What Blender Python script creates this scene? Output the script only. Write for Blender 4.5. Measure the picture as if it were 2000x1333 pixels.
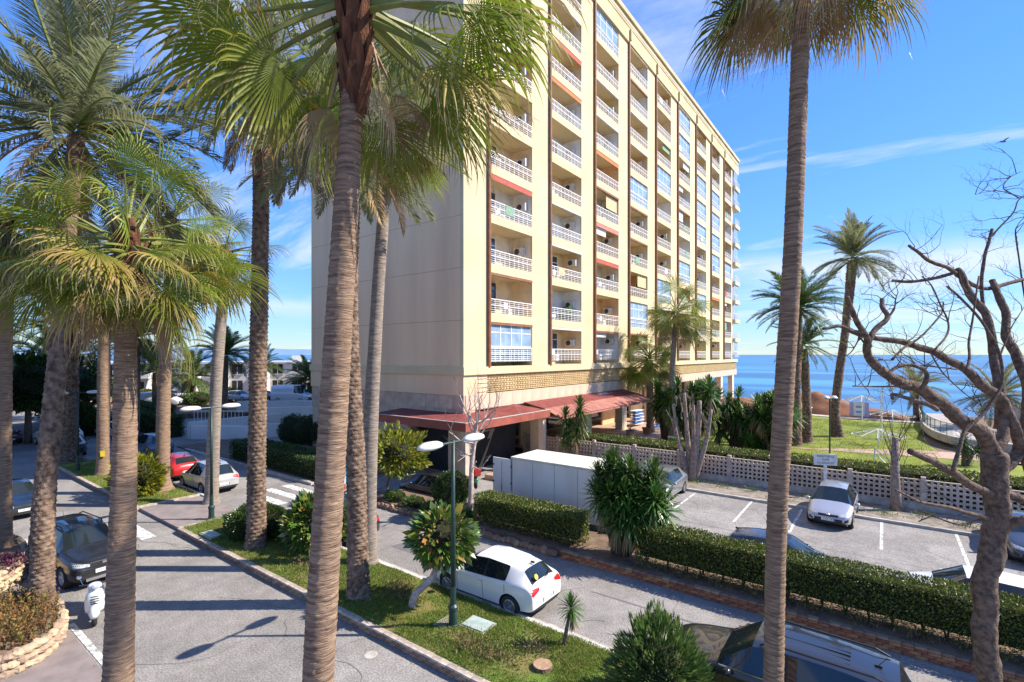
import bpy, bmesh, math, random
import numpy as np
from mathutils import Vector, Matrix
from mathutils.bvhtree import BVHTree
from mathutils.noise import noise as pnoise
R_ = math.radians
for o in list(bpy.data.objects): bpy.data.objects.remove(o)
SC = bpy.context.scene
COL = SC.collection
# ------------------------------------------------------------------ camera, sky, sun, exposure
cam = bpy.data.cameras.new('camera'); cam.sensor_width = 36; cam.lens = 17.622
cam.shift_y = 0.01325; cam.clip_start = 0.1; cam.clip_end = 90000
camo = bpy.data.objects.new('camera', cam); COL.objects.link(camo)
camo.location = (0, 0, 7.5); camo.rotation_euler = (R_(90), 0, R_(36.6))
SC.camera = camo
SUN_EL, SUN_AZ = 41.0, 52.5            # azimuth clockwise from +Y
W = bpy.data.worlds.new('World'); SC.world = W; W.use_nodes = True
wt = W.node_tree; wt.nodes.clear()
def wn(t, **k):
    n = wt.nodes.new(t)
    for a, b in k.items(): setattr(n, a, b)
    return n
sky = wn('ShaderNodeTexSky', sky_type='NISHITA', sun_disc=False, sun_elevation=R_(SUN_EL), sun_rotation=R_(SUN_AZ),
         altitude=0, air_density=0.85, dust_density=0.0, ozone_density=2.2)
bg = wn('ShaderNodeBackground'); bg.inputs[1].default_value = 0.13
wout = wn('ShaderNodeOutputWorld')
# thin cirrus streaks spread over the whole sky
tc = wn('ShaderNodeTexCoord'); sep = wn('ShaderNodeSeparateXYZ'); wt.links.new(tc.outputs['Generated'], sep.inputs[0])
def wmath(op, a, b=None):
    n = wn('ShaderNodeMath', operation=op)
    for i, v in enumerate((a, b)):
        if v is None: continue
        if isinstance(v, (int, float)): n.inputs[i].default_value = v
        else: wt.links.new(v, n.inputs[i])
    return n.outputs[0]
zz = wmath('ADD', wmath('MAXIMUM', sep.outputs[2], 0.0), 0.16)
cmb = wn('ShaderNodeCombineXYZ')
wt.links.new(wmath('DIVIDE', sep.outputs[0], zz), cmb.inputs[0]); wt.links.new(wmath('DIVIDE', sep.outputs[1], zz), cmb.inputs[1])
mp = wn('ShaderNodeMapping'); mp.inputs['Rotation'].default_value = (0, 0, R_(20)); mp.inputs['Scale'].default_value = (0.35, 1.5, 1)
mp.inputs['Location'].default_value = (2.55, 1.0, 0)
wt.links.new(cmb.outputs[0], mp.inputs[0])
nz = wn('ShaderNodeTexNoise'); nz.inputs['Scale'].default_value = 1.1; nz.inputs['Detail'].default_value = 9; nz.inputs['Roughness'].default_value = 0.62
nz.inputs['Distortion'].default_value = 0.6
wt.links.new(mp.outputs[0], nz.inputs[0])
rp = wn('ShaderNodeValToRGB'); rp.color_ramp.elements[0].position = 0.525; rp.color_ramp.elements[1].position = 0.71
wt.links.new(nz.outputs[0], rp.inputs[0])
# a low bank of soft white cloud above the horizon, all round
nz2 = wn('ShaderNodeTexNoise'); nz2.inputs['Scale'].default_value = 2.6; nz2.inputs['Detail'].default_value = 6; nz2.inputs['Roughness'].default_value = 0.55
mp2 = wn('ShaderNodeMapping'); mp2.inputs['Scale'].default_value = (1, 1, 5.0); mp2.inputs['Location'].default_value = (0.6, 0.2, 0.0)
wt.links.new(tc.outputs['Generated'], mp2.inputs[0]); wt.links.new(mp2.outputs[0], nz2.inputs[0])
rp2 = wn('ShaderNodeValToRGB'); rp2.color_ramp.elements[0].position = 0.43; rp2.color_ramp.elements[1].position = 0.62
wt.links.new(nz2.outputs[0], rp2.inputs[0])
band = wn('ShaderNodeValToRGB'); e = band.color_ramp.elements
e[0].position = 0.06; e[0].color = (0, 0, 0, 1); e[1].position = 0.10; e[1].color = (1, 1, 1, 1)
e3 = e.new(0.145); e3.color = (1, 1, 1, 1); e4 = e.new(0.19); e4.color = (0, 0, 0, 1)
wt.links.new(sep.outputs[2], band.inputs[0])
low = wmath('MULTIPLY', rp2.outputs[0], band.outputs[0])
amt = wmath('MULTIPLY', wmath('MAXIMUM', rp.outputs[0], wmath('MULTIPLY', low, 0.75)), 0.9)
mixc = wn('ShaderNodeMixRGB'); mixc.inputs[2].default_value = (3.9, 4.05, 4.2, 1)
wt.links.new(amt, mixc.inputs[0])
hs = wn('ShaderNodeHueSaturation'); hs.inputs['Saturation'].default_value = 1.18
tint = wn('ShaderNodeMixRGB', blend_type='MULTIPLY'); tint.inputs[0].default_value = 1; tint.inputs[2].default_value = (0.71, 0.855, 1.13, 1)
wt.links.new(sky.outputs[0], hs.inputs['Color']); wt.links.new(hs.outputs[0], tint.inputs[1]); # the sky's very bright rim is rolled off evenly by radiance, as a camera does
rgb2 = wn('ShaderNodeRGBToBW'); wt.links.new(tint.outputs[0], rgb2.inputs[0])
roll = wmath('DIVIDE', 1.45, wmath('ADD', wmath('MULTIPLY', rgb2.outputs[0], 0.26), 1.0))
rolled = wn('ShaderNodeVectorMath', operation='SCALE'); wt.links.new(tint.outputs[0], rolled.inputs[0]); wt.links.new(roll, rolled.inputs['Scale'])
wt.links.new(rolled.outputs[0], mixc.inputs[1])
wt.links.new(mixc.outputs[0], bg.inputs[0]); wt.links.new(bg.outputs[0], wout.inputs[0])
sl = bpy.data.lights.new('sun', 'SUN'); sl.energy = 4.6; sl.angle = R_(0.53); sl.color = (1.0, 0.905, 0.775)
so = bpy.data.objects.new('sun', sl); COL.objects.link(so)
sd = Vector((math.sin(R_(SUN_AZ)) * math.cos(R_(SUN_EL)), math.cos(R_(SUN_AZ)) * math.cos(R_(SUN_EL)), math.sin(R_(SUN_EL))))
so.rotation_euler = sd.to_track_quat('Z', 'Y').to_euler(); so.location = (40, 30, 60)
SC.view_settings.view_transform = 'Standard'; SC.view_settings.look = 'None'
SC.view_settings.exposure = 1.0; SC.view_settings.gamma = 1; SC.view_settings.use_curve_mapping = False
# ------------------------------------------------------------------ materials
MATS = {}
def mat(name, col, col2=None, rough=0.7, scale=4.0, detail=5, bump=0.0, bscale=30.0, metal=0.0, spec=0.4, coat=0.0,
        rnd=0.0, transl=0.0, attr=None, ramp=None, stretch=None, lo=0.35, hi=0.65, trans=0.0, emit=None, speck=0.0, stain=0.0):
    """procedural material: two-colour noise, optional bump, per-object tint, attribute ramp, translucency"""
    if name in MATS: return MATS[name]
    m = bpy.data.materials.new(name); m.use_nodes = True; nt = m.node_tree; N = nt.nodes; Lk = nt.links
    b = N['Principled BSDF']; out = N['Material Output']
    b.inputs['Roughness'].default_value = rough; b.inputs['Metallic'].default_value = metal
    b.inputs['Specular IOR Level'].default_value = spec
    if coat: b.inputs['Coat Weight'].default_value = coat; b.inputs['Coat Roughness'].default_value = 0.04
    if trans: b.inputs['Transmission Weight'].default_value = trans
    tcn = N.new('ShaderNodeTexCoord'); src = tcn.outputs['Object']
    if stretch:
        mpn = N.new('ShaderNodeMapping'); mpn.inputs['Scale'].default_value = stretch
        Lk.new(src, mpn.inputs[0]); src = mpn.outputs[0]
    if attr:
        at = N.new('ShaderNodeAttribute'); at.attribute_name = attr
        rr = N.new('ShaderNodeValToRGB'); el = rr.color_ramp.elements
        for i, (p, c) in enumerate(ramp):
            x = el[i] if i < 2 else el.new(p)
            x.position = p; x.color = (*c, 1)
        Lk.new(at.outputs['Fac'], rr.inputs[0]); colout = rr.outputs[0]
    else:
        c2 = col2 if col2 else tuple(c * 0.8 for c in col)
        nt_ = N.new('ShaderNodeTexNoise'); nt_.inputs['Scale'].default_value = scale; nt_.inputs['Detail'].default_value = detail
        Lk.new(src, nt_.inputs[0])
        rr = N.new('ShaderNodeValToRGB'); el = rr.color_ramp.elements
        el[0].position = lo; el[0].color = (*c2, 1); el[1].position = hi; el[1].color = (*col, 1)
        Lk.new(nt_.outputs[0], rr.inputs[0]); colout = rr.outputs[0]
    for amt_, sc_, lo_, hi_ in ((speck, 22.0, .38, .62), (stain, .45, .40, .60)):
        if amt_:
            n2 = N.new('ShaderNodeTexNoise'); n2.inputs['Scale'].default_value = sc_; n2.inputs['Detail'].default_value = 4; Lk.new(tcn.outputs['Object'], n2.inputs[0])
            m2 = N.new('ShaderNodeMapRange'); m2.inputs[1].default_value = lo_; m2.inputs[2].default_value = hi_; m2.inputs[3].default_value = 1 - amt_; m2.inputs[4].default_value = 1 + amt_; Lk.new(n2.outputs[0], m2.inputs[0])
            h2 = N.new('ShaderNodeHueSaturation'); Lk.new(m2.outputs[0], h2.inputs['Value']); Lk.new(colout, h2.inputs['Color']); colout = h2.outputs[0]
    if rnd:
        oi = N.new('ShaderNodeObjectInfo'); hv = N.new('ShaderNodeHueSaturation')
        mr = N.new('ShaderNodeMapRange'); mr.inputs[3].default_value = 1 - rnd; mr.inputs[4].default_value = 1 + rnd
        Lk.new(oi.outputs['Random'], mr.inputs[0]); Lk.new(mr.outputs[0], hv.inputs['Value'])
        mr2 = N.new('ShaderNodeMapRange'); mr2.inputs[3].default_value = 0.5 - rnd * 0.06; mr2.inputs[4].default_value = 0.5 + rnd * 0.06
        Lk.new(oi.outputs['Random'], mr2.inputs[0]); Lk.new(mr2.outputs[0], hv.inputs['Hue'])
        Lk.new(colout, hv.inputs['Color']); colout = hv.outputs[0]
    Lk.new(colout, b.inputs['Base Color'])
    if bump:
        nb = N.new('ShaderNodeTexNoise'); nb.inputs['Scale'].default_value = bscale; nb.inputs['Detail'].default_value = 6
        Lk.new(src, nb.inputs[0])
        bn = N.new('ShaderNodeBump'); bn.inputs['Strength'].default_value = min(1, bump); bn.inputs['Distance'].default_value = 0.03
        Lk.new(nb.outputs[0], bn.inputs['Height']); Lk.new(bn.outputs[0], b.inputs['Normal'])
    if transl:
        tr = N.new('ShaderNodeBsdfTranslucent'); Lk.new(colout, tr.inputs[0])
        mx = N.new('ShaderNodeMixShader'); mx.inputs[0].default_value = transl
        Lk.new(b.outputs[0], mx.inputs[1]); Lk.new(tr.outputs[0], mx.inputs[2]); Lk.new(mx.outputs[0], out.inputs[0])
    MATS[name] = m
    return m
# ------------------------------------------------------------------ mesh helpers
class MB:
    """collects shapes of ONE part, then links them as one mesh object"""
    def __init__(s): s.v = []; s.f = []; s.mi = []; s.cur = 0
    def add(s, vs, fs):
        n = len(s.v); s.v.extend(vs)
        for f in fs: s.f.append(tuple(i + n for i in f)); s.mi.append(s.cur)
        return s
    def box(s, c, d, rz=0.0, taper=0.0, rot=None):
        hx, hy, hz = d[0] / 2, d[1] / 2, d[2] / 2
        vs = []
        for z in (-1, 1):
            k = 1 - taper if z > 0 else 1
            for x, y in ((-1, -1), (1, -1), (1, 1), (-1, 1)): vs.append(Vector((x * hx * k, y * hy * k, z * hz)))
        M = rot if rot is not None else Matrix.Rotation(rz, 3, 'Z')
        vs = [tuple(M @ v + Vector(c)) for v in vs]
        return s.add(vs, [(3, 2, 1, 0), (4, 5, 6, 7), (0, 1, 5, 4), (1, 2, 6, 5), (2, 3, 7, 6), (3, 0, 4, 7)])
    def box2(s, a, b): return s.box([(a[i] + b[i]) / 2 for i in range(3)], [abs(b[i] - a[i]) for i in range(3)])
    def bar(s, a, b, w, h=None):
        a = Vector(a); b = Vector(b); d = b - a
        M = d.to_track_quat('X', 'Z').to_matrix()
        return s.box((a + b) / 2, (d.length, w, h or w), rot=M)
    def tube(s, pts, rad, n=8, cap=True):
        pts = [Vector(p) for p in pts]
        if not hasattr(rad, '__len__'): rad = [rad] * len(pts)
        vs = []; fs = []; prev = None
        for i, p in enumerate(pts):
            t = (pts[min(i + 1, len(pts) - 1)] - pts[max(i - 1, 0)])
            if t.length < 1e-9: t = Vector((0, 0, 1))
            t.normalize()
            if prev is None:
                a = Vector((1, 0, 0)) if abs(t.x) < 0.9 else Vector((0, 1, 0))
                u = (a - t * a.dot(t)).normalized()
            else: u = (prev - t * prev.dot(t)).normalized()
            prev = u; w = t.cross(u)
            for k in range(n):
                an = 2 * math.pi * k / n
                vs.append(tuple(p + (u * math.cos(an) + w * math.sin(an)) * rad[i]))
        for i in range(len(pts) - 1):
            for k in range(n):
                k2 = (k + 1) % n
                fs.append((i * n + k, i * n + k2, (i + 1) * n + k2, (i + 1) * n + k))
        if cap:
            fs.append(tuple(range(n - 1, -1, -1))); L = (len(pts) - 1) * n
            fs.append(tuple(L + k for k in range(n)))
        return s.add(vs, fs)
    def lathe(s, prof, c=(0, 0, 0), n=16, axis='Z', sx=1, sy=1, cap=True):
        vs = []; fs = []
        for r, h in prof:
            for k in range(n):
                a = 2 * math.pi * k / n; x, y = r * math.cos(a) * sx, r * math.sin(a) * sy
                vs.append((c[0] + x, c[1] + y, c[2] + h) if axis == 'Z' else (c[0] + x, c[1] + h, c[2] + y))
        for i in range(len(prof) - 1):
            for k in range(n):
                k2 = (k + 1) % n
                f = (i * n + k, i * n + k2, (i + 1) * n + k2, (i + 1) * n + k)
                fs.append(f if axis == 'Z' else f[::-1])
        L = (len(prof) - 1) * n
        a, b = tuple(range(n - 1, -1, -1)), tuple(L + k for k in range(n))
        if cap and prof[0][0] > 1e-4: fs.append(a if axis == 'Z' else a[::-1])
        if cap and prof[-1][0] > 1e-4: fs.append(b if axis == 'Z' else b[::-1])
        return s.add(vs, fs)
    def poly(s, pts, z0, z1):
        n = len(pts)
        vs = [(p[0], p[1], z0) for p in pts] + [(p[0], p[1], z1) for p in pts]
        fs = [tuple(range(n - 1, -1, -1)), tuple(range(n, 2 * n))]
        for i in range(n): j = (i + 1) % n; fs.append((i, j, n + j, n + i))
        return s.add(vs, fs)
    def sheet(s, pts): return s.add([tuple(p) for p in pts], [tuple(range(len(pts)))])
    def blob(s, c, r, seed=0, rough=0.25, nu=10, nv=7):
        rnd = random.Random(seed); vs = []; fs = []; off = Vector((rnd.random() * 50, rnd.random() * 50, 0))
        for i in range(nv + 1):
            th = math.pi * i / nv
            for k in range(nu):
                ph = 2 * math.pi * k / nu
                d = Vector((math.sin(th) * math.cos(ph), math.sin(th) * math.sin(ph), math.cos(th)))
                q = 1 + rough * pnoise(d * 1.7 + off)
                vs.append((c[0] + d.x * r[0] * q, c[1] + d.y * r[1] * q, c[2] + d.z * r[2] * q))
        for i in range(nv):
            for k in range(nu):
                k2 = (k + 1) % nu
                fs.append((i * nu + k, (i + 1) * nu + k, (i + 1) * nu + k2, i * nu + k2))
        return s.add(vs, fs)
    def mesh(s, name):
        me = bpy.data.meshes.new(name); me.from_pydata(s.v, [], s.f)
        if any(s.mi): me.polygons.foreach_set('material_index', s.mi)
        me.update(); return me
    def build(s, name, m, parent=None, smooth=False, loc=None, rz=0.0, bevel=0.0):
        me = s.mesh(name)
        if bevel:
            bm = bmesh.new(); bm.from_mesh(me)
            bmesh.ops.bevel(bm, geom=bm.edges[:], offset=bevel, segments=2, affect='EDGES', clamp_overlap=True)
            bm.to_mesh(me); bm.free()
        return link(name, me, m, parent, smooth, loc, rz)
def link(name, me, m, parent=None, smooth=False, loc=None, rz=0.0):
    ms = m if isinstance(m, (list, tuple)) else [m]
    if not me.materials:
        for q in ms: me.materials.append(q)
    if smooth: me.polygons.foreach_set('use_smooth', [True] * len(me.polygons))
    o = bpy.data.objects.new(name, me); COL.objects.link(o)
    if me.materials and len(ms) == 1 and me.materials[0] != ms[0]: o.material_slots[0].link = 'OBJECT'; o.material_slots[0].material = ms[0]
    if parent: o.parent = parent
    if loc is not None: o.location = loc
    if rz: o.rotation_euler = (0, 0, rz)
    return o
def tag(o, label, cat, group=None):
    o['label'] = label; o['category'] = cat
    if group: o['group'] = group
    return o
def stuff(o): o['kind'] = 'stuff'; return o
def struct(o): o['kind'] = 'structure'; return o
def thing(name, label, cat, loc=(0, 0, 0), rz=0.0, group=None):
    o = bpy.data.objects.new(name, None); COL.objects.link(o); o.location = loc; o.rotation_euler = (0, 0, rz)
    o.empty_display_size = 0.2
    return tag(o, label, cat, group)
def npmesh(name, V, Fa, attrs=None):
    """fast mesh from numpy verts and an equal-length face array"""
    me = bpy.data.meshes.new(name); V = np.asarray(V, np.float32); Fa = np.asarray(Fa, np.int32)
    k = Fa.shape[1]; me.vertices.add(len(V)); me.vertices.foreach_set('co', V.ravel())
    me.loops.add(Fa.size); me.loops.foreach_set('vertex_index', Fa.ravel())
    me.polygons.add(len(Fa)); me.polygons.foreach_set('loop_start', np.arange(0, Fa.size, k, dtype=np.int32))
    for a, vals in (attrs or {}).items():
        at = me.attributes.new(a, 'FLOAT', 'POINT'); at.data.foreach_set('value', np.asarray(vals, np.float32))
    me.update(calc_edges=True); return me
def spline(pts, n):
    """Catmull-Rom resample of a polyline (any dimension)"""
    P = np.array(pts, float); m = len(P)
    if m < 3: return np.array([P[0] + (P[-1] - P[0]) * t for t in np.linspace(0, 1, n)])
    Q = np.vstack([2 * P[0] - P[1], P, 2 * P[-1] - P[-2]]); out = []
    for t in np.linspace(0, m - 1 - 1e-6, n):
        i = int(t); u = t - i; a, b, c, d = Q[i], Q[i + 1], Q[i + 2], Q[i + 3]
        out.append(0.5 * (2 * b + (c - a) * u + (2 * a - 5 * b + 4 * c - d) * u * u + (3 * b - a - 3 * c + d) * u ** 3))
    return np.array(out)
def leafcloud(P, Nn, size, seed=0, aspect=0.5, up=0.25, spread=0.8):
    """one rhombus leaf per point; returns verts, faces and a per-leaf random attribute"""
    rg = np.random.default_rng(seed); n = len(P)
    d = Nn + rg.normal(0, spread, (n, 3)) + np.array([0, 0, up]); d /= np.linalg.norm(d, axis=1)[:, None] + 1e-9
    a = rg.normal(0, 1, (n, 3)); s = np.cross(d, a); s /= np.linalg.norm(s, axis=1)[:, None] + 1e-9
    nn = np.cross(d, s)
    L = size * rg.uniform(0.65, 1.35, n)[:, None]; w = L * aspect * 0.5
    V = np.stack([P, P + d * L * 0.45 + s * w + nn * L * 0.06, P + d * L, P + d * L * 0.45 - s * w + nn * L * 0.06], 1).reshape(-1, 3)
    F = np.arange(4 * n).reshape(n, 4)
    return V, F, np.repeat(rg.uniform(0, 1, n), 4)
# ------------------------------------------------------------------ palette
asphalt = mat('asphalt', (0.28, 0.264, 0.248), (0.20, 0.188, 0.177), speck=.28, stain=.12, rough=0.9, scale=2.6, detail=15, bump=0.35, bscale=55, lo=0.22, hi=0.74)
asphalt2 = mat('asphalt_old', (0.28, 0.266, 0.252), (0.21, 0.199, 0.188), speck=.28, stain=.12, rough=0.9, scale=2.2, detail=15, bump=0.35, bscale=55, lo=0.22, hi=0.76)
patchm = mat('asphalt_patch', (0.15, 0.15, 0.155), (0.125, 0.125, 0.13), rough=0.92, scale=3, detail=8, bump=0.3, bscale=70)
paving = mat('pink_paving', (0.27, 0.225, 0.215), (0.2, 0.17, 0.165), rough=0.85, scale=2.2, detail=9, bump=0.2, bscale=40)
earth = mat('dry_earth', (0.23, 0.155, 0.1), (0.12, 0.08, 0.055), rough=0.95, scale=2.5, detail=9, bump=0.8, bscale=12)
redearth = mat('red_earth', (0.30, 0.13, 0.07), (0.13, 0.06, 0.035), rough=0.95, scale=0.5, detail=10, bump=0.9, bscale=2.5)
grassm = mat('turf', (0.12, 0.19, 0.025), (0.22, 0.17, 0.06), rough=0.95, scale=1.0, detail=8, bump=0.9, bscale=45, lo=0.38, hi=0.58)
lawnm = mat('lawn_turf', (0.23, 0.265, 0.028), (0.12, 0.165, 0.02), rough=0.95, scale=0.3, detail=13, bump=0.6, bscale=14, lo=0.35, hi=0.65)
whitepaint = mat('white_paint', (0.78, 0.78, 0.76), (0.58, 0.58, 0.57), rough=0.6, scale=6, detail=8)
roadpaint = mat('road_paint', (0.72, 0.72, 0.70), (0.27, 0.27, 0.27), rough=0.8, scale=6, detail=12, lo=0.38, hi=0.56)
yellowpaint = mat('yellow_paint', (0.55, 0.40, 0.08), (0.34, 0.27, 0.10), rough=0.8, scale=5, detail=9)
concrete = mat('concrete', (0.50, 0.47, 0.42), (0.33, 0.31, 0.28), rough=0.9, scale=3, detail=9, bump=0.3, bscale=30)
brickm = mat('brick', (0.37, 0.16, 0.085), (0.23, 0.10, 0.055), rough=0.9, scale=7, detail=7, bump=0.5, bscale=40, rnd=0.32)
kbrick = mat('kerb_brick', (0.33, 0.21, 0.14), (0.2, 0.13, 0.09), rough=0.9, scale=7, detail=7, bump=0.5, bscale=40, rnd=0.3)
coping = mat('pale_coping', (0.50, 0.44, 0.38), (0.30, 0.24, 0.19), rough=0.9, scale=5, detail=8, bump=0.4, bscale=30, rnd=0.2)
mortar = mat('mortar', (0.22, 0.19, 0.16), rough=0.95, scale=9)
stonem = mat('field_stone', (0.46, 0.35, 0.24), (0.27, 0.19, 0.125), rough=0.9, scale=3, detail=8, bump=0.7, bscale=14, rnd=0.25)
cream = mat('cream_render', (0.66, 0.545, 0.345), (0.585, 0.475, 0.295), rough=0.9, scale=0.35, detail=9, bump=0.06, bscale=40)
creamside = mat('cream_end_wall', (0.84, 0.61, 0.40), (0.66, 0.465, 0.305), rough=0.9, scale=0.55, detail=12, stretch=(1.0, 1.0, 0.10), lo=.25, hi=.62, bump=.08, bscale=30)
roofcream = mat('roof_band', (0.66, 0.54, 0.31), (0.52, 0.41, 0.23), rough=0.9, scale=0.5, detail=9)
marble = mat('pink_marble', (0.62, 0.47, 0.35), (0.43, 0.32, 0.25), rough=0.45, scale=1.6, detail=10, rnd=0.1)
marble2 = mat('band_travertine', (0.68, 0.52, 0.38), (0.56, 0.42, 0.31), rough=0.5, scale=1.0, detail=9)  # paler tan stone of the facade band
pipebrown = mat('brown_pipe', (0.30, 0.13, 0.06), (0.2, 0.085, 0.04), rough=0.6, scale=3)
white_metal = mat('white_metal', (0.82, 0.82, 0.82), (0.72, 0.72, 0.73), rough=0.4, scale=3)
glass = mat('window_glass', (0.05, 0.07, 0.09), (0.03, 0.04, 0.055), rough=0.06, spec=0.9, scale=0.6)
bluepane = mat('blue_reflecting_glass', (0.32, 0.45, 0.60), (0.20, 0.30, 0.42), rough=0.08, spec=0.9, scale=1.2)
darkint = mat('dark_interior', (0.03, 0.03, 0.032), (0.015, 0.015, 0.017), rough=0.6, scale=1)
redtile = mat('red_canopy_tile', (0.24, 0.055, 0.045), (0.16, 0.035, 0.03), rough=0.75, scale=2, detail=8, bump=0.4, bscale=20)
redfascia = mat('red_fascia', (0.34, 0.09, 0.06), (0.24, 0.065, 0.045), rough=0.6, scale=1.6, detail=7)
pinktile = mat('pink_canopy_tile', (0.46, 0.20, 0.15), (0.33, 0.13, 0.10), rough=0.8, scale=2, detail=8)
black = mat('black_rubber', (0.025, 0.025, 0.025), rough=0.8, scale=9)
darkmetal = mat('dark_green_metal', (0.018, 0.05, 0.042), (0.012, 0.035, 0.03), rough=0.45, spec=0.5, scale=6)
seam = mat('dark_seam', (0.02, 0.02, 0.02), rough=0.7)
terr = mat('terrace_tile', (0.50, 0.35, 0.26), (0.40, 0.27, 0.2), rough=0.7, scale=2)
WX = (0, 0, 0)
def WC(o, root):                      # world-coordinate mesh under a thing that stands somewhere else
    o.location = -Vector(root.location); return o
# ------------------------------------------------------------------ land, sea, roads
struct(MB().poly([(-165, -160), (90, -160), (90, 60), (40, 80), (12, 87), (5, 84), (-6, 77), (-20, 80), (-24, 97), (-60, 100), (-100, 85), (-150, 95), (-170, 60)],
                 -9.5, -0.36).build('ground', earth))
seam_ = mat('sea_water', (0.010, 0.085, 0.22), (0.05, 0.25, 0.43), rough=0.3, spec=0.3, scale=0.016, detail=8, stretch=(0.22, 1.0, 1), lo=.36, hi=.56, bump=0.35, bscale=0.35)
n = 72
o = struct(MB().sheet([(math.cos(2 * math.pi * k / n) * 42000, math.sin(2 * math.pi * k / n) * 42000, -9.0) for k in range(n)]).build('sea', seam_))
struct(MB().poly([(-140, -25), (30, -25), (30, 16.1), (-20.9, 16.1), (-27.5, 16.1), (-27.5, 16.3), (-44, 16.3), (-46, 36), (-140, 36)], -0.34, 0.0).build('road', asphalt))
struct(MB().sheet([(-27.4, 16.08, 0.001), (-20.9, 16.08, 0.001), (-20.9, 18.5, -0.3), (-27.4, 18.5, -0.3)]).build('driveway_ramp', asphalt2))
struct(MB().poly([(-27.4, 18.5), (30, 18.5), (30, 29.15), (-27.4, 29.15)], -0.35, -0.3).build('parking_lot', asphalt2))
struct(MB().poly([(-60, -25), (30, -25), (30, 3.75), (-60, 3.75)], -0.1, 0.006).build('pavement', paving))
# asphalt repairs and long seams
for i, (x0, y0, x1, y1, z) in enumerate([(-15.5, 12.9, -12.2, 13.7, 0.004), (-7.5, 14.2, -1.0, 14.33, 0.004), (-10, 4.3, -9.1, 4.9, 0.004),
                                         (-9.5, 23.6, 2, 23.7, -0.296), (-4, 21.8, 6, 22.0, -0.296)]):
    struct(MB().sheet([(x0, y0, z), (x1, y0 + 0.07, z), (x1 - 0.1, y1, z), (x0 + 0.15, y1 - 0.05, z)]).build('asphalt_patch', patchm))
# cracks wandering over the tarmac, and dry leaf litter along the kerbs
def cracks(n, x0, x1, y0, y1, z, seed):
    rg = random.Random(seed); mb = MB()
    for _ in range(n):
        p = Vector((rg.uniform(x0, x1), rg.uniform(y0, y1))); a = rg.choice([0, 0, 1.5, 3.1]) + rg.uniform(-.5, .5)
        for k in range(rg.randrange(8, 26)):
            a += rg.uniform(-.45, .45); q = p + Vector((math.cos(a), math.sin(a))) * rg.uniform(.12, .3); q.y = min(max(q.y, y0), y1)
            w = Vector((-math.sin(a), math.cos(a))) * rg.uniform(.004, .011)
            mb.add([(p.x - w.x, p.y - w.y, z), (p.x + w.x, p.y + w.y, z), (q.x + w.x, q.y + w.y, z), (q.x - w.x, q.y - w.y, z)], [(0, 1, 2, 3)]); p = q
    stuff(tag(mb.build('asphalt_cracks', patchm), 'fine dark cracks in the tarmac ' + ('of the two roads' if z > 0 else 'of the parking lot'), 'cracks'))
cracks(60, -30, 6, 4.1, 15.7, .0065, 2); cracks(40, -12, 8, 19, 28.8, -.293, 3)
def litter():
    rg = np.random.default_rng(9); P = []
    for (xa, xb, y, z, n, s) in ((-24, 8, 8.42, .006, 900, .12), (-24, 8, 11.6, .008, 900, .15), (-20, 8, 15.75, .006, 1500, .18), (-12, 8, 28.85, -.294, 500, .15), (-26, 6, 3.6, .012, 500, .3), (-20, 8, 13.5, .006, 700, 1.4), (-20, 8, 6.2, .006, 500, 1.4), (-12, 10, 24, -.294, 600, 3)):
        P.append(np.stack([rg.uniform(xa, xb, n), y + rg.normal(0, s, n), np.full(n, z)], 1))
    P = np.vstack(P); V, F, T = leafcloud(P, np.zeros_like(P), .05, 5, .45, 0, 1.0)
    V = V.reshape(-1, 4, 3); V[:, :, 2] = V[:, :1, 2] + (V[:, :, 2] - V[:, :1, 2]) * .15 + .004; V = V.reshape(-1, 3)
    m = mat('leaf_litter', (0, 0, 0), attr='t', ramp=[(0, (.16, .10, .05)), (.5, (.28, .2, .1)), (1, (.4, .33, .2))], rough=.9)
    stuff(tag(link('leaf_litter', npmesh('leaf_litter', V, F, {'t': T}), m), 'dry leaf litter scattered along kerbs and tarmac', 'leaf litter'))
litter()
# road markings
rm = thing('zebra_crossing', 'white striped zebra crossing painted on the left road beside dark SUV', 'crossing', (-26, 6.4, 0))
for y in (4.35, 5.35, 6.35, 7.35):
    WC(MB().sheet([(-28.0, y, 0.005), (-24.1, y, 0.005), (-24.1, y + 0.52, 0.005), (-28.0, y + 0.52, 0.005)]).build('stripe', roadpaint, rm), rm)
rm = thing('zebra_crossing', 'white striped crossing on the service road beside the silver hatchback', 'crossing', (-26, 14, 0))
for y in (13.1, 14.1, 15.1):
    WC(MB().sheet([(-27.6, y, 0.005), (-24.2, y, 0.005), (-24.2, y + 0.5, 0.005), (-27.6, y + 0.5, 0.005)]).build('stripe', roadpaint, rm), rm)
tag(MB().sheet([(-30, 3.80, 0.012), (8, 3.80, 0.012), (8, 3.95, 0.012), (-30, 3.95, 0.012)]).build('edge_line', roadpaint), 'white painted edge line along the left pavement by the stone planter', 'road marking')
rm = thing('bay_markings', 'white painted lines between the parking bays in front of lattice wall', 'road marking', (0, 27, -0.296))
for x in (-8.6, -5.7, -3.4, -0.15, 2.45, 5.2):
    WC(MB().sheet([(x, 24.9, -0.295), (x + 0.11, 24.9, -0.295), (x + 0.11, 29.0, -0.295), (x, 29.0, -0.295)]).build('bay_line', roadpaint, rm), rm)
rm = thing('yellow_markings', 'yellow painted no parking lines behind the black car', 'road marking', (-15, 19, -0.296))
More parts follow.
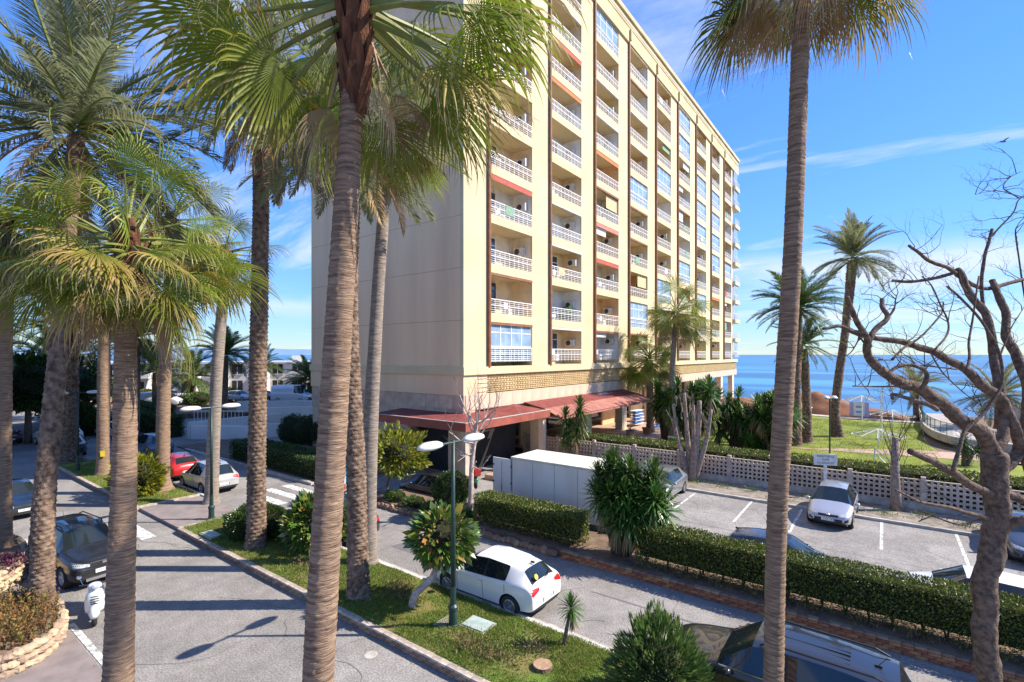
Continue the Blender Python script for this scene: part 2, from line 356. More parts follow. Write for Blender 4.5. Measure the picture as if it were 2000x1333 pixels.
for a, b in (((-17.2, 18.7), (-14.6, 21.2)), ((-17.2, 21.0), (-14.6, 18.7)), ((-17.2, 18.65), (-14.6, 18.65))):
    d = (Vector(b) - Vector(a)); nrm = Vector((-d.y, d.x)).normalized() * 0.055
    WC(MB().sheet([(a[0] - nrm.x, a[1] - nrm.y, -0.294), (b[0] - nrm.x, b[1] - nrm.y, -0.294), (b[0] + nrm.x, b[1] + nrm.y, -0.294), (a[0] + nrm.x, a[1] + nrm.y, -0.294)]).build('yellow_line', yellowpaint, rm), rm)
# ------------------------------------------------------------------ median with brick kerb
def sheet_bumpy(name, x0, x1, y0, y1, z, m, amp=0.03, st=0.35, base=-0.05):
    nx, ny = max(2, int((x1 - x0) / st)), max(2, int((y1 - y0) / st)); V = []; F = []
    for j in range(ny + 1):
        for i in range(nx + 1):
            x, y = x0 + (x1 - x0) * i / nx, y0 + (y1 - y0) * j / ny
            ed = min(1, min(i, nx - i, j, ny - j))
            V.append((x, y, z + amp * ed * (pnoise(Vector((x * 0.9, y * 0.9, z))) + 0.6)))
    for j in range(ny):
        for i in range(nx): a = j * (nx + 1) + i; F.append((a, a + 1, a + nx + 2, a + nx + 1))
    return struct(MB().add(V, F).build(name, m, smooth=True))
sheet_bumpy('median_lawn', -23.8, -4.6, 8.66, 11.32, 0.20, grassm, 0.06)
sheet_bumpy('median_lawn', -4.6, 14, 8.66, 10.68, 0.20, grassm, 0.06)
sheet_bumpy('median_lawn', -44, -28.85, 8.66, 11.32, 0.18, grassm, 0.06)
struct(MB().box2((-28.85, 8.66, 0), (-23.8, 11.32, 0.13)).build('paved_crossing', paving))
bm_ = MB().box((0, 0, 0), (0.245, 0.12, 0.07)).mesh('brick'); cm_ = MB().box((0, 0, 0), (0.245, 0.17, 0.055)).mesh('coping_brick')
rg = random.Random(3)
def brick_row(root, xa, xb, y, zs, me, m, name='brick', step=0.255, jit=0.006):
    for ci, z in enumerate(zs):
        x = xa + (0.5 if ci % 2 else 0) * step
        while x < xb:
            o = link(name, me, m, root, loc=Vector((x + step / 2, y + rg.uniform(-jit, jit), z + rg.uniform(-jit, jit) * 0.5)) - root.location)
            o.rotation_euler = (0, rg.uniform(-0.01, 0.01), rg.uniform(-0.015, 0.015)); x += step
def far_row(root, xa, xb, y, zs, m, d=(0.245, 0.12, 0.07), name='brick_run'):
    mb = MB()
    for ci, z in enumerate(zs):
        x = xa
        while x < xb: mb.box((x + 0.128, y, z), d); x += 0.255
    return stuff(WC(mb.build(name, m, root), root))
kb = thing('brick_kerb', 'brown brick kerb with pale coping edging the long grass median', 'kerb', (-12, 8.6, 0))
WC(MB().box2((-23.9, 8.56, 0), (14, 8.68, 0.18)).build('mortar_bed', mortar, kb), kb)
brick_row(kb, -23.8, -2.0, 8.56, (0.045, 0.122), bm_, kbrick)
brick_row(kb, -23.8, -2.0, 8.585, (0.192,), cm_, coping, 'coping_brick')
far_row(kb, -2.0, 13.9, 8.56, (0.045, 0.122), kbrick); far_row(kb, -2.0, 13.9, 8.585, (0.192,), coping, (0.245, 0.17, 0.055), 'coping_run')
WC(MB().box2((-23.95, 8.6, 0), (-23.75, 11.4, 0.21)).build('end_coping', coping, kb), kb)
kb = thing('brick_kerb', 'brick kerb round the far grass island beyond the paved crossing', 'kerb', (-36, 8.6, 0))
far_row(kb, -44, -28.9, 8.56, (0.045, 0.122), kbrick); far_row(kb, -44, -28.9, 8.585, (0.185,), coping, (0.245, 0.17, 0.055), 'coping_run')
WC(MB().box2((-28.9, 8.5, 0), (-28.7, 11.4, 0.2)).build('end_coping', coping, kb), kb)
kerbm = MB().box((0, 0, 0), (0.985, 0.14, 0.2)).mesh('kerb_stone')
whitekerb = mat('whitewashed_kerb', (0.70, 0.68, 0.64), (0.44, 0.42, 0.39), rough=0.85, scale=4, detail=9, bump=0.2, bscale=30, rnd=0.07)
for (xa, xb, lab) in ((-23.8, -4.9, 'white concrete kerb between the grass median and the service road'), (-44, -28.8, 'white concrete kerb of the far grass island by silver hatchback')):
    kb = thing('white_kerb', lab, 'kerb', (xa, 11.4, 0)); x = xa
    while x < xb: link('kerb_stone', kerbm, whitekerb, kb, loc=(x - xa + 0.5, 0, 0.10 + rg.uniform(-.008, .008))); x += 1.0
kb = thing('white_kerb', 'white concrete kerb set back behind the oleander beside the black SUV', 'kerb', (-4.6, 10.76, 0))
for k in range(18): link('kerb_stone', kerbm, whitekerb, kb, loc=(k + .5, 0, .1))
MB().box((-.0, .26, .1), (.14, .62, .2)).build('kerb_return', whitekerb, kb)
# concrete gutter strip beside it
struct(MB().sheet([(-23.8, 11.47, 0.004), (-4.6, 11.47, 0.004), (-4.6, 11.85, 0.004), (-23.8, 11.85, 0.004)]).build('gutter', concrete))
# ------------------------------------------------------------------ brick retaining wall with hedge bed
struct(MB().box2((-20.9, 16.06, -0.34), (14, 18.45, 0.26)).build('planting_bed', earth))
bw = thing('brick_retaining_wall', 'low orange brick wall holding the hedge bed beside the service road', 'wall', (-2, 15.95, 0))
WC(MB().box2((-9.6, 15.95, 0), (14, 16.05, 0.3)).build('mortar_bed', mortar, bw), bw)
brick_row(bw, -9.6, 3.4, 15.94, (0.045, 0.122, 0.2), bm_, brickm)
brick_row(bw, -9.6, 3.4, 15.96, (0.275,), cm_, kbrick, 'coping_brick')
far_row(bw, 3.6, 13.9, 15.94, (0.045, 0.122, 0.2), brickm); far_row(bw, 3.6, 13.9, 15.96, (0.275,), brickm, (0.245, 0.17, 0.055))
sw = thing('stone_edging', 'rough low edging of worn stones and bricks below the black car', 'wall', (-15, 15.9, 0))
for i in range(52):
    x = -20.8 + i * 0.215
    MBs = MB().blob((0, 0, 0), (0.14 + rg.random() * 0.05, 0.12, 0.12 + rg.random() * 0.05), i, 0.5, 8, 5)
    MBs.build('edge_stone', mat('edge_stone', (0.33, 0.22, 0.15), (0.2, 0.13, 0.09), rough=0.95, scale=5, bump=0.5, bscale=15, rnd=0.3), sw, loc=(x + 15, rg.uniform(-.04, .06), 0.10))
tag(MB().box2((-20.9, 18.42, -0.33), (14, 18.56, -0.12)).build('concrete_kerb', concrete), 'pale concrete kerb behind the clipped hedges at the edge of the parking lot', 'kerb')
# strip and kerb behind the bays
struct(MB().box2((-14, 29.15, -0.35), (14, 31.95, -0.19)).build('verge', mat('stony_verge', (0.30, 0.26, 0.22), (0.16, 0.14, 0.11), rough=0.95, scale=3, detail=10, bump=0.9, bscale=10)))
tag(MB().box2((-14, 29.02, -0.34), (14, 29.17, -0.17)).build('concrete_kerb', concrete), 'long concrete kerb behind the parking bays below the lattice wall', 'kerb')
# far kerb of the service road
tag(MB().box2((-44, 16.2, 0), (-26.4, 16.42, 0.15)).build('concrete_kerb', concrete), 'concrete kerb in front of the shaded hedge across the service road', 'kerb')
struct(MB().box2((-46, 16.4, -0.3), (-26.4, 24, 0.1)).build('garden_bed', earth))
# ------------------------------------------------------------------ lattice block wall
lat = thing('lattice_wall', 'pale pierced concrete block wall between parking lot and sea garden', 'wall', (-4, 32.1, -0.3))
latm = mat('lattice_block', (0.52, 0.44, 0.38), (0.40, 0.33, 0.28), rough=0.9, scale=3, detail=8, rnd=0.06)
cell = 0.235
pan = MB()
for r in range(5):
    for c in range(12):
        x, z = c * cell, r * cell
        pan.box2((x, -.06, z), (x + cell - .002, .06, z + 0.05)); pan.box2((x, -.055, z + .05), (x + 0.05, .055, z + cell)); pan.box2((x + cell - 0.052, -.055, z + .05), (x + cell - .002, .055, z + cell))
        pan.box2((x + .05, -.055, z + cell - 0.05), (x + cell - .052, .055, z + cell))
panm = pan.mesh('lattice_panel')
for i in range(11):
    x = -22.5 + i * 3.02
    link('lattice_panel', panm, latm, lat, loc=(x + 4, 0, 0.42))
    MB().box((0, 0, 0), (0.2, 0.2, 1.75)).build('post', latm, lat, loc=(x + 4 - 0.1, 0, 0.86))
    MB().box((0, 0, 0), (2.82, 0.18, 0.42)).build('base_course', concrete, lat, loc=(x + 4 + 1.41, 0, 0.2))
# ------------------------------------------------------------------ seaside garden
def lawn_area():
    struct(MB().poly([(-17, 32.3), (14, 32.3), (14, 44), (3.6, 50), (2.2, 58), (3.6, 70), (-4, 70.5), (-12, 72), (-19, 74), (-19, 32.3)], -0.36, -0.02).build('lawn', lawnm))
    struct(MB().sheet([(-6.5, 45.6, 0.0), (12, 49.5, 0.0), (12, 52.2, 0.0), (2.0, 50.6, 0.0), (-4.5, 47.3, 0)][:4]).build('garden_path', terr))
    struct(MB().poly([(-19, 74), (-12, 72), (-4, 70.5), (3.6, 70), (3.6, 71.6), (-4, 72.1), (-12, 73.6), (-19, 75.6)], -0.3, 0.06).build('seafront_path', concrete))
    # red earth bluff
    nx, ny = 60, 14; V = []; F = []
    for j in range(ny + 1):
        for i in range(nx + 1):
            x = -20 + 22 * i / nx; y = 73 + 9 * j / ny
            b = math.sin(math.pi * j / ny) ** 0.7 * (1 - (i / nx) ** 4) * (0.55 + 0.45 * min(1, i / 20))
            V.append((x, y, -0.3 + b * (2.3 + 1.3 * pnoise(Vector((x * 0.25, y * 0.25, 1))) + 0.55 * pnoise(Vector((x * 0.9, y * 0.9, 4))) + 0.3 * pnoise(Vector((x * 2.2, y * 2.2, 7))))))
    for j in range(ny):
        for i in range(nx): a = j * (nx + 1) + i; F.append((a, a + 1, a + nx + 2, a + nx + 1))
    struct(MB().add(V, F).build('earth_bluff', redearth, smooth=True))
    # curving ramp with green fence
    rp_ = thing('ramp_walk', 'pale curved ramp leading down to the beach with green side fence', 'ramp', (6, 66, 0))
    e1 = spline([(3.6, 82), (3.5, 74), (3.2, 66), (3.9, 58), (6.2, 54.2), (12, 53)], 24); e2 = spline([(7.4, 84), (7.2, 76), (7.1, 68), (8.0, 61), (9.5, 57.5), (13, 56)], 24)
    mb = MB()
    for i in range(23): mb.add([(*e1[i], .05), (*e1[i + 1], .05), (*e2[i + 1], .05), (*e2[i], .05)], [(3, 2, 1, 0)])
    WC(mb.build('deck', mat('ramp_concrete', (.42, .38, .36), (.3, .27, .26), rough=.9, scale=1.5), rp_), rp_)
    mb = MB()
    for i in range(23): mb.bar((*e1[i], .32), (*e1[i + 1], .32), .3, .66)
    WC(mb.build('side_wall', concrete, rp_), rp_)
    gf = mat('green_fence', (.03, .13, .10), rough=.6); mb = MB()
    for i in range(0, 16):
        a, b = e1[i], e1[i + 1]
        mb.bar((*a, .6), (*a, 1.7), .05); mb.bar((*a, 1.65), (*b, 1.65), .04)
        for k in range(6): p = a + (b - a) * k / 6; mb.bar((*p, .62), (*p, 1.65), .018)
    WC(mb.build('fence', gf, rp_), rp_)
    mb = MB()
    for i in range(0, 23): mb.bar((*(e2[i] - .3), .9), (*(e2[i + 1] - .3), .9), .05); mb.bar((*(e2[i] - .3), .05), (*(e2[i] - .3), .9), .04)
    WC(mb.build('handrail', white_metal, rp_), rp_)
    sb = thing('seafront_balustrade', 'pale low balustrade along the seafront at the right edge', 'railing', (14, 84, 0)); mb = MB()
    for i in range(30): mb.bar((6 + i * .8, 85 - i * .05, -.3), (6 + i * .8, 85 - i * .05, .8), .07)
    mb.bar((6, 85, .8), (30, 83.5, .8), .1); mb.bar((6, 85, .3), (30, 83.5, .3), .07)
    WC(mb.build('rails', white_metal, sb), sb); WC(MB().box2((12, 84.2, -.3), (13.2, 85.3, 1.5)).build('pillar', concrete, sb), sb)
lawn_area()
# ------------------------------------------------------------------ far hills across the bay
def hills():
    V = []; F = []; rg = random.Random(5); N = 120
    for i in range(N + 1):
        a = R_(36.6 + 75 - 140 * i / N); d = 17000
        # the range is high on the left, dropping towards the open sea on the right
        t = i / N
        h = max(0, 250 * math.exp(-((t - 0.30) / 0.16) ** 2) + 160 * math.exp(-((t - 0.08) / 0.1) ** 2)) * (1 + 0.35 * pnoise(Vector((t * 22, 0, 0))) + 0.12 * pnoise(Vector((t * 70, 3, 0))))
        x, y = -math.sin(a), math.cos(a)
        V += [(x * d, y * d, -9.5), (x * (d + 900), y * (d + 900), h * 0.6 - 9.5), (x * (d + 2200), y * (d + 2200), h - 9.5)]
    for i in range(N):
        for k in range(2): F.append((i * 3 + k, (i + 1) * 3 + k, (i + 1) * 3 + k + 1, i * 3 + k + 1))
    struct(MB().add(V, F).build('distant_hills', mat('haze_blue_hills', (0.16, 0.27, 0.42), (0.14, 0.24, 0.38), rough=1, scale=0.002), smooth=True))  # air haze is painted into the hills as a blue-grey base colour
hills()
# ------------------------------------------------------------------ apartment block
BX, BY, BACK = -20.8, 23.0, -22.6
NB, PER, OPEN, FL, ZB, FH = 9, 7.47, 4.95, 10, 6.4, 3.26
ab = thing('apartment_building', 'tall cream apartment block with rows of recessed white railed balconies', 'building', (-29, 58, 0))
def bp(mb, name, m, parent=None, **k):
    o = mb.build(name, m, parent or ab, **k)
    if parent is None: WC(o, ab)
    return o
def binst(name, me, m, loc, parent=None, root=True):
    o = link(name, me, m, parent or ab); o.location = Vector(loc) - (ab.location if root else Vector((0, 0, 0))); return o
bay = [25.55 + PER * i for i in range(NB)]
YE = 94.4
# masses
bp(MB().box2((-37.3, 25.2, 3.9), (BACK, YE - 0.1, 40)), 'wall', cream)
bp(MB().box2((-37.4, BY, 6.35), (BX, bay[0], 39.2)), 'end_wall', creamside)
bp(MB().box2((BX - 0.3, BY - 0.004, 6.35), (BX + 0.005, bay[0] - 0.003, 39.2)), 'pillar', cream)
for i in range(NB):
    y0 = bay[i] + OPEN; y1 = bay[i + 1] if i < NB - 1 else YE - 2.6
    bp(MB().box2((BACK - 0.05, y0, 6.35), (BX, y1 if i < NB - 1 else y0 + 1.0, 39.2)), 'pillar', cream)
bp(MB().box2((-37.55, BY - 0.15, 39.0), (BX + 0.18, YE + 0.3, 41.3)), 'roof_band', roofcream)
bp(MB().box2((-37.75, BY - 0.3, 41.3), (BX + 0.36, YE + 0.45, 41.75)), 'roof_coping', roofcream)
bp(MB().box2((-37.5, BY - 0.12, 6.22), (BX + 0.14, YE, 6.72)), 'cornice', cream)
bp(MB().box2((-37.45, BY - 0.03, 4.95), (BX - 0.02, BY + 2.3, 6.22)), 'lower_wall', creamside)
jm = mat('render_joint', (.56, .40, .265), rough=.95, scale=2)
for k in range(1, FL): bp(MB().box2((-37.4, BY - .006, 6.35 + FH * k), (BX - .01, BY + .05, 6.385 + FH * k)), 'render_joint', jm)
for k in range(FL): bp(MB().box((-29.2, BY - .02, 8.6 + FH * k), (.22, .06, .22)), 'vent', mat('vent_grey', (.5, .42, .34), rough=.8))
bp(MB().tube([(-33.8, BY - .05, 5), (-33.8, BY - .05, 39)], .045, 6), 'cable_duct', jm)
bp(MB().tube([(BX + 0.3, BY, 40.6), (BX + 0.3, YE, 40.6)], 0.05, 6), 'roof_pipe', white_metal)
for i in range(NB):
    y = bay[i] - 0.17
    bp(MB().tube([(BX + 0.1, y, 6.7), (BX + 0.1, y, 39.0)], 0.13, 8), 'drain_pipe', pipebrown)
    bp(MB().box2((BX + 0.2, y - 0.12, 39.2), (BX + 0.38, y + 0.12, 40.3)), 'roof_downpipe', roofcream)
# shared balcony meshes
slab_me = MB().box2((BACK - BX, 0, 0), (0.06, OPEN, 0.6)).mesh('balcony_slab')
rl = MB()
for z in (0.08, 0.22, 0.36, 0.64, 0.78): rl.box2((-0.012, 0.03, z), (0.012, OPEN - 0.03, z + 0.022))
rl.box2((-0.03, 0.03, 0.5), (0.03, OPEN - 0.03, 0.555)); rl.box2((-0.03, 0.02, 0.9), (0.03, OPEN - 0.02, 0.955))
for k in range(10):
    y = 0.05 + k * (OPEN - 0.1) / 9; rl.box2((-0.01, y - 0.016, 0), (0.01, y + 0.016, 0.9))
rail_me = rl.mesh('railing')
fr = MB()      # balcony door: frame 2.4 wide
for y in (0, .84, 1.68, 2.52): fr.box2((-.04, y, 0), (.04, y + .07, 2.36))
for z in (0, 1.75, 2.3): fr.box2((-.035, .07, z), (.035, 2.52, z + .06))
frame_me = fr.mesh('window_frame'); pane_me = MB().box2((-.01, .07, .06), (.01, 2.52, 2.3)).mesh('pane')
gz = MB()      # glazed enclosure
for k in range(5): y = k * (OPEN - .07) / 4; gz.box2((-.03, y, 0), (.03, y + .07, 2.6))
for z in (0, 1.0, 1.95, 2.54): gz.box2((-.026, .07, z), (.026, OPEN - .07, z + .06))
glaz_me = gz.mesh('enclosure_frame'); gp_me = MB().box2((-.008, .05, .04), (.008, OPEN - .05, 2.56)).mesh('enclosure_glass')
ac_me = MB().box((0, 0, 0), (.32, .82, .58)).mesh('air_conditioner')
fan = MB().lathe([(0.0, 0.012), (.21, .012), (.23, 0)], n=14)
fan.v = [(z, x, y) for x, y, z in fan.v]; fan_me = fan.mesh('fan_grille')
aw = MB().tube([(0, 0.04, 0), (0, OPEN - .04, 0)], .07, 8)
for k in range(24):
    y = 0.05 + k * (OPEN - .1) / 24; aw.box2((.05, y, -.3), (.065, y + (OPEN - .1) / 24 - .02, -.02 ))
aw.box2((-.02, .05, -.12), (.05, OPEN - .05, -.02)); aw_me = aw.mesh('awning')
cass_me = MB().box2((-.08, .03, -.16), (.09, OPEN - .03, -.01)).mesh('awning_cassette')
wallc = [mat('balcony_' + n, c, rough=.9, scale=1) for n, c in (('cream', (.80, .62, .38)), ('white', (.84, .84, .84)), ('ochre', (.78, .50, .25)), ('yellow', (.80, .64, .32)), ('pale', (.80, .68, .50)))]
awm = [mat('awning_' + n, c, rough=.8, scale=3) for n, c in (('red', (.55, .12, .09)), ('pink', (.68, .25, .2)), ('orange', (.6, .22, .08)), ('white', (.75, .72, .68)))]
bw_me = MB().box2((BACK - BX + .01, 0.0, .6), (BACK - BX + .05, OPEN, FH)).mesh('balcony_wall')
bs_me = MB().box2((BACK - BX + .05, OPEN - .03, .6), (-.12, OPEN - .004, FH)).mesh('side_panel')
darkframe = mat('dark_window_frame', (.04, .035, .03), rough=.5); acm = mat('ac_casing', (.66, .64, .6), rough=.5); fanm = mat('ac_fan', (.06, .06, .065), rough=.6)
chairm = mat('patio_white', (.8, .8, .8), rough=.5); plantm = mat('balcony_plant', (.03, .09, .02), (.02, .05, .012), rough=.8, scale=9)
cloths = [mat('cloth_%d' % k, c, rough=.9, scale=4) for k, c in enumerate(((.12, .25, .5), (.55, .1, .1), (.7, .7, .68), (.25, .4, .28), (.6, .5, .3)))]
rgb = random.Random(11); PI2 = math.pi / 2
# what the photograph shows in the nearest three columns, floors from below: G glazed, A awning, O open
known = {(0, 0): 'G', (0, 1): 'D', (0, 2): 'W', (0, 3): 'wA', (1, 0): 'c', (1, 1): 'wP', (1, 2): 'c', (1, 3): 'w', (1, 4): 'c', (1, 6): 'wA', (2, 0): 'w', (2, 1): 'c', (2, 2): 'cA', (2, 3): 'cA',
         (2, 4): 'w', (2, 5): 'cA', (2, 9): 'G', (3, 5): 'G', (3, 1): 'G', (3, 9): 'w', (4, 6): 'G', (5, 9): 'G', (5, 8): 'G', (5, 4): 'w', (5, 3): 'G', (6, 7): 'G', (6, 6): 'G', (6, 5): 'G', (7, 7): 'G', (7, 6): 'G', (7, 5): 'G'}
for i in range(NB):
    last = i == NB - 1
    for k in range(FL):
        z = ZB + FH * k; P = (BX, bay[i], z)
        code = known.get((i, k)) or rgb.choice(['c', 'c', 'w', 'w', 'y', 'cA', 'c', 'W', 'D', 'G' if i > 3 else 'c', 'G' if i > 4 else 'D'])
        if k: binst('balcony_slab', slab_me, cream, P)
        binst('railing', rail_me, white_metal, (BX - 0.02, bay[i], z + .6))
        wm = {'c': wallc[0], 'w': wallc[1], 'y': wallc[3], 'D': wallc[0], 'W': wallc[4], 'G': wallc[4]}[code[0]]
        if code[0] == 'c' and rgb.random() < .3: wm = rgb.choice([wallc[2], wallc[4], wallc[3]])
        binst('balcony_wall', bw_me, wm, P); binst('side_panel', bs_me, wm, P)
        if code[0] == 'G':
            g_ = binst('enclosure', glaz_me, white_metal, (BX - .1, bay[i], z + .61))
            binst('enclosure_glass', gp_me, bluepane, (0, 0, 0), g_, False)
        else:
            w_ = binst('balcony_door', frame_me, darkframe if code[0] == 'D' or rgb.random() < .15 else white_metal, (BACK + .1, bay[i] + (.15 if rgb.random() < .7 else 1.2), z + .6))
            binst('pane', pane_me, glass, (0, 0, 0), w_, False)
            if rgb.random() < .85:
                a_ = binst('air_conditioner', ac_me, acm, (BX - rgb.uniform(.75, 1.1), bay[i] + OPEN - .26, z + rgb.choice([2.2, 2.4, 2.45, 2.1]))); a_.rotation_euler = (0, 0, -PI2)
                binst('fan_grille', fan_me, fanm, (.165, -.12, 0), a_, False)
            if rgb.random() < .45:
                mb = MB().lathe([(.3, .7), (.32, .72), (.32, .75), (.0, .75)], n=10)
                mb.lathe([(.03, 0), (.03, .7)], n=6); mb.box((.0, .75, .25), (.45, .45, .5)); mb.box((-.2, .75, .7), (.06, .45, .45))
                mb.build('patio_set', chairm, ab, loc=Vector((BX - .8, bay[i] + rgb.uniform(1, 2.6), z + .6)) - ab.location)
        if code == 'wP':
            mb = MB(); [mb.blob((-.8, 3.6 + rgb.uniform(-.7, .7), rgb.uniform(1, 2)), (.35, .4, .35), q, .6, 8, 6) for q in range(7)]
            mb.build('balcony_plant', plantm, ab, loc=Vector(P) - ab.location)
        if rgb.random() < .22:      # towels over the rail
            tw = MB(); y_ = rgb.uniform(.3, 3.4); tw.box((.035, y_ + .45, .62), (.012, .9, .62)); tw.box((-.035, y_ + .45, .74), (.012, .9, .4)); tw.box((0, y_ + .45, .965), (.085, .9, .012))
            tw.build('towel', rgb.choice(cloths), ab, loc=Vector((BX - .02, bay[i], z + .6)) - ab.location)
        if code[0] != 'G' and rgb.random() < .22:   # lowered blind
            h_ = rgb.uniform(.5, 1.5); y_ = rgb.choice([0, 0, OPEN / 2]); MB().box2((-.16, y_ + .04, FH - h_), (-.14, y_ + OPEN / 2 - .04, FH - .02)).build('roller_blind', rgb.choice([chairm, chairm, cloths[3], cloths[4]]), ab, loc=Vector(P) - ab.location)
        top = z + FH - .01
        if 'A' in code: binst('awning', aw_me, rgb.choice(awm[:3]), (BX - .02, bay[i], top - .06))
        elif rgb.random() < .6: binst('awning_cassette', cass_me, rgb.choice([awm[3], awm[3], awm[3], pipebrown, wallc[0], wallc[0]]), (BX - .03, bay[i], top))
        if last:   # corner bay wraps the end of the block
            y1 = bay[i] + OPEN + 1.0
            if k: bp(MB().box2((BACK, y1, z), (BX + .45, YE + .2, z + .6)), 'balcony_slab', cream)
            mb = MB()
            for zz_ in (.1, .3, .5, .7, .92): mb.box2((BX + .36, y1 + .02, z + .6 + zz_), (BX + .4, YE + .1, z + .63 + zz_)); mb.box2((BACK, YE + .1, z + .6 + zz_), (BX + .4, YE + .14, z + .63 + zz_))
            for q in range(7): mb.box2((BX + .365, y1 + .1 + q * .35, z + .6), (BX + .395, y1 + .13 + q * .35, z + 1.52))
            bp(mb, 'corner_railing', white_metal)
            if k % 3 != 1:
                mb = MB()
                for q in (0, 1.1, 2.1): mb.box2((BX + .2, y1 + .03 + q, z + .6), (BX + .27, y1 + .1 + q, z + 3.24))
                for zz_ in (1.6, 3.18): mb.box2((BX + .205, y1 + .1, z + zz_), (BX + .265, y1 + 2.1, z + zz_ + .06))
                e_ = bp(mb, 'corner_enclosure', white_metal)
                bp(MB().box2((BX + .22, y1 + .06, z + .62), (BX + .24, y1 + 2.14, z + 3.2)), 'enclosure_glass', bluepane)
# first-floor breeze screen band
scr = MB(); cs = 0.32; ny = int((YE - 24.4) / cs); screenm = mat('breeze_screen', (.70, .55, .30), (.58, .43, .22), rough=.9, scale=2)
for r in range(5): scr.box2((BX - .16, 24.3, 5.05 + r * .285), (BX - .02, YE - .2, 5.09 + r * .285))
for c in range(ny + 1): y = 24.3 + c * cs; scr.box2((BX - .155, y - .02, 5.05), (BX - .025, y + .02, 6.2))
rot45 = Matrix.Rotation(R_(45), 3, 'X')
for c in range(ny):
    for r in range(4): scr.box((BX - .09, 24.3 + (c + .5) * cs, 5.05 + .02 + (r + .5) * .285), (.1, .13, .13), rot=rot45)
stuff(bp(scr, 'breeze_screen', screenm))
bp(MB().box2((BACK, 24.25, 4.95), (BX - .3, YE - .2, 6.22)), 'screen_backing', mat('screen_back', (.34, .22, .1), rough=.9))
bp(MB().box2((BX - .35, BY - .02, 4.95), (BX + .012, 24.3, 6.22)), 'corner_pier', cream)
# travertine band in slabs
sl_me = MB().box2((0, 0, 0), (.06, 1.18, .94)).mesh('stone_slab')
for c in range(59): binst('stone_slab', sl_me, marble2, (BX - .03, BY + .2 + c * 1.2, 4.02))
bp(MB().box2((BACK, BY + .2, 3.95), (BX - .03, YE - .2, 4.97)), 'band_backing', marble2)
# ground floor: piers, recessed shopfronts, garage opening with its shade painted on dark panels
bp(MB().box2((-37.3, BY + .1, -.3), (-26.6, YE - .3, 3.96)), 'ground_floor_core', marble)
bp(MB().box2((-26.6, BY + .1, -.3), (-25.9, BY + .9, 5.0)), 'pier', marble)
bp(MB().box2((-22.1, BY, -.3), (BX, BY + 1.1, 5.0)), 'corner_pier', marble)
bp(MB().box2((-37.35, BY + .02, 3.3), (-21.9, BY + .8, 4.95)), 'lintel', marble)
bp(MB().box2((-26.6, BY + 7, -.3), (-26.3, YE - .3, 3.96)), 'shop_wall', wallc[2])
bp(MB().box2((-25.9, BY + 1.3, -.3), (-22.4, BY + 1.5, 3.3)), 'garage_shade_front', darkint)  # near-black panels added to stand in for deep shade inside the opening
bp(MB().box2((-22.6, BY + 1.5, -.3), (-22.4, BY + 7.6, 3.96)), 'garage_shade_side', darkint)
bp(MB().box2((-25.9, BY + .1, 2.75), (-22.1, BY + .3, 3.3)), 'garage_shade_head', darkint)
for i in range(9):
    y = 31.9 + i * 7.47
    if y < YE - 1:
        bp(MB().box2((BX - .75, y - .55, -.3), (BX - .02, y + .55, 4.02)), 'pier', wallc[4])
        bp(MB().box2((-26.28, y - 6.2, .3), (-26.2, y - 1.6, 3.0)), 'shop_window', glass)
        bp(MB().box2((-24.2, y + 1.6, -.3), (-24.0, y + 5.0, 3.9)), 'shop_partition', wallc[0] if i % 2 else wallc[2])
bp(MB().box2((-26.3, 33, -.05), (-20.0, YE, .02)), 'terrace_floor', terr)
# marble cladding on the end wall
ms_me = MB().box2((0, -.05, 0), (1.18, 0, .80)).mesh('marble_slab')
for c in range(13):
    for r in range(6):
        x = -37.3 + c * 1.2; z_ = .0 + r * .82
        if x > -26.7 and z_ < 3.2: continue
        binst('marble_slab', ms_me, marble, (x, BY + .1 if x < -26 else BY + .01, z_))
# red canopies
cp = thing('red_canopy', 'flat red tiled canopy wrapping the corner of the block above the garage', 'canopy', (-20, 22, 0))
A, Bq, zi, zo = -18.25, 20.35, 3.86, 3.72
v = [(-26.4, BY, zi), (BX, BY, zi), (BX, 28.8, zi), (-26.4, Bq, zo), (A, Bq, zo), (A, 28.8, zo)]
WC(MB().add(v, [(0, 3, 4, 1), (1, 4, 5, 2)]).build('tile_roof', redtile, cp), cp)
WC(MB().add([(BX, 25.2, zi), (A, 25.4, zo), (A, 28.8, zo), (BX, 28.8, zi), (-19.9, 27, 4.2)], [(0, 1, 4), (1, 2, 4), (2, 3, 4), (3, 0, 4)]).build('hip_hump', redtile, cp), cp)
WC(MB().box2((-26.4, Bq - .08, 3.3), (A + .08, Bq, 3.76)).box2((A, Bq, 3.3), (A + .08, 28.8, 3.76)).build('fascia', redfascia, cp), cp)
WC(MB().box2((-26.4, Bq, 3.28), (A, BY - .06, 3.36)).box2((BX + .02, BY - .06, 3.28), (A, 28.8, 3.36)).build('soffit', wallc[4], cp), cp)
WC(MB().box2((-26.44, Bq - .1, 3.76), (A + .1, Bq + .02, 3.79)).box2((A - .02, Bq + .02, 3.76), (A + .1, 28.8, 3.79)).build('flashing', concrete, cp), cp)
for a in ((A - .3, Bq + .3), (A - .3, 28.4)): WC(MB().box((a[0], a[1], 1.45), (.34, .34, 3.66)).build('canopy_post', marble, cp), cp)
cp = thing('pink_tile_canopy', 'long faded pink tiled canopy over the terrace with blue loungers', 'canopy', (-19, 38, 0))
n = 44
mb = MB().add([(BX, 29.4, 4.1), (BX, 46.2, 4.1), (-19.0, 29.4, 3.72), (-19.0, 46.2, 3.72)], [(0, 2, 3, 1)]); WC(mb.build('tile_roof', redtile, cp), cp)
mb = MB()
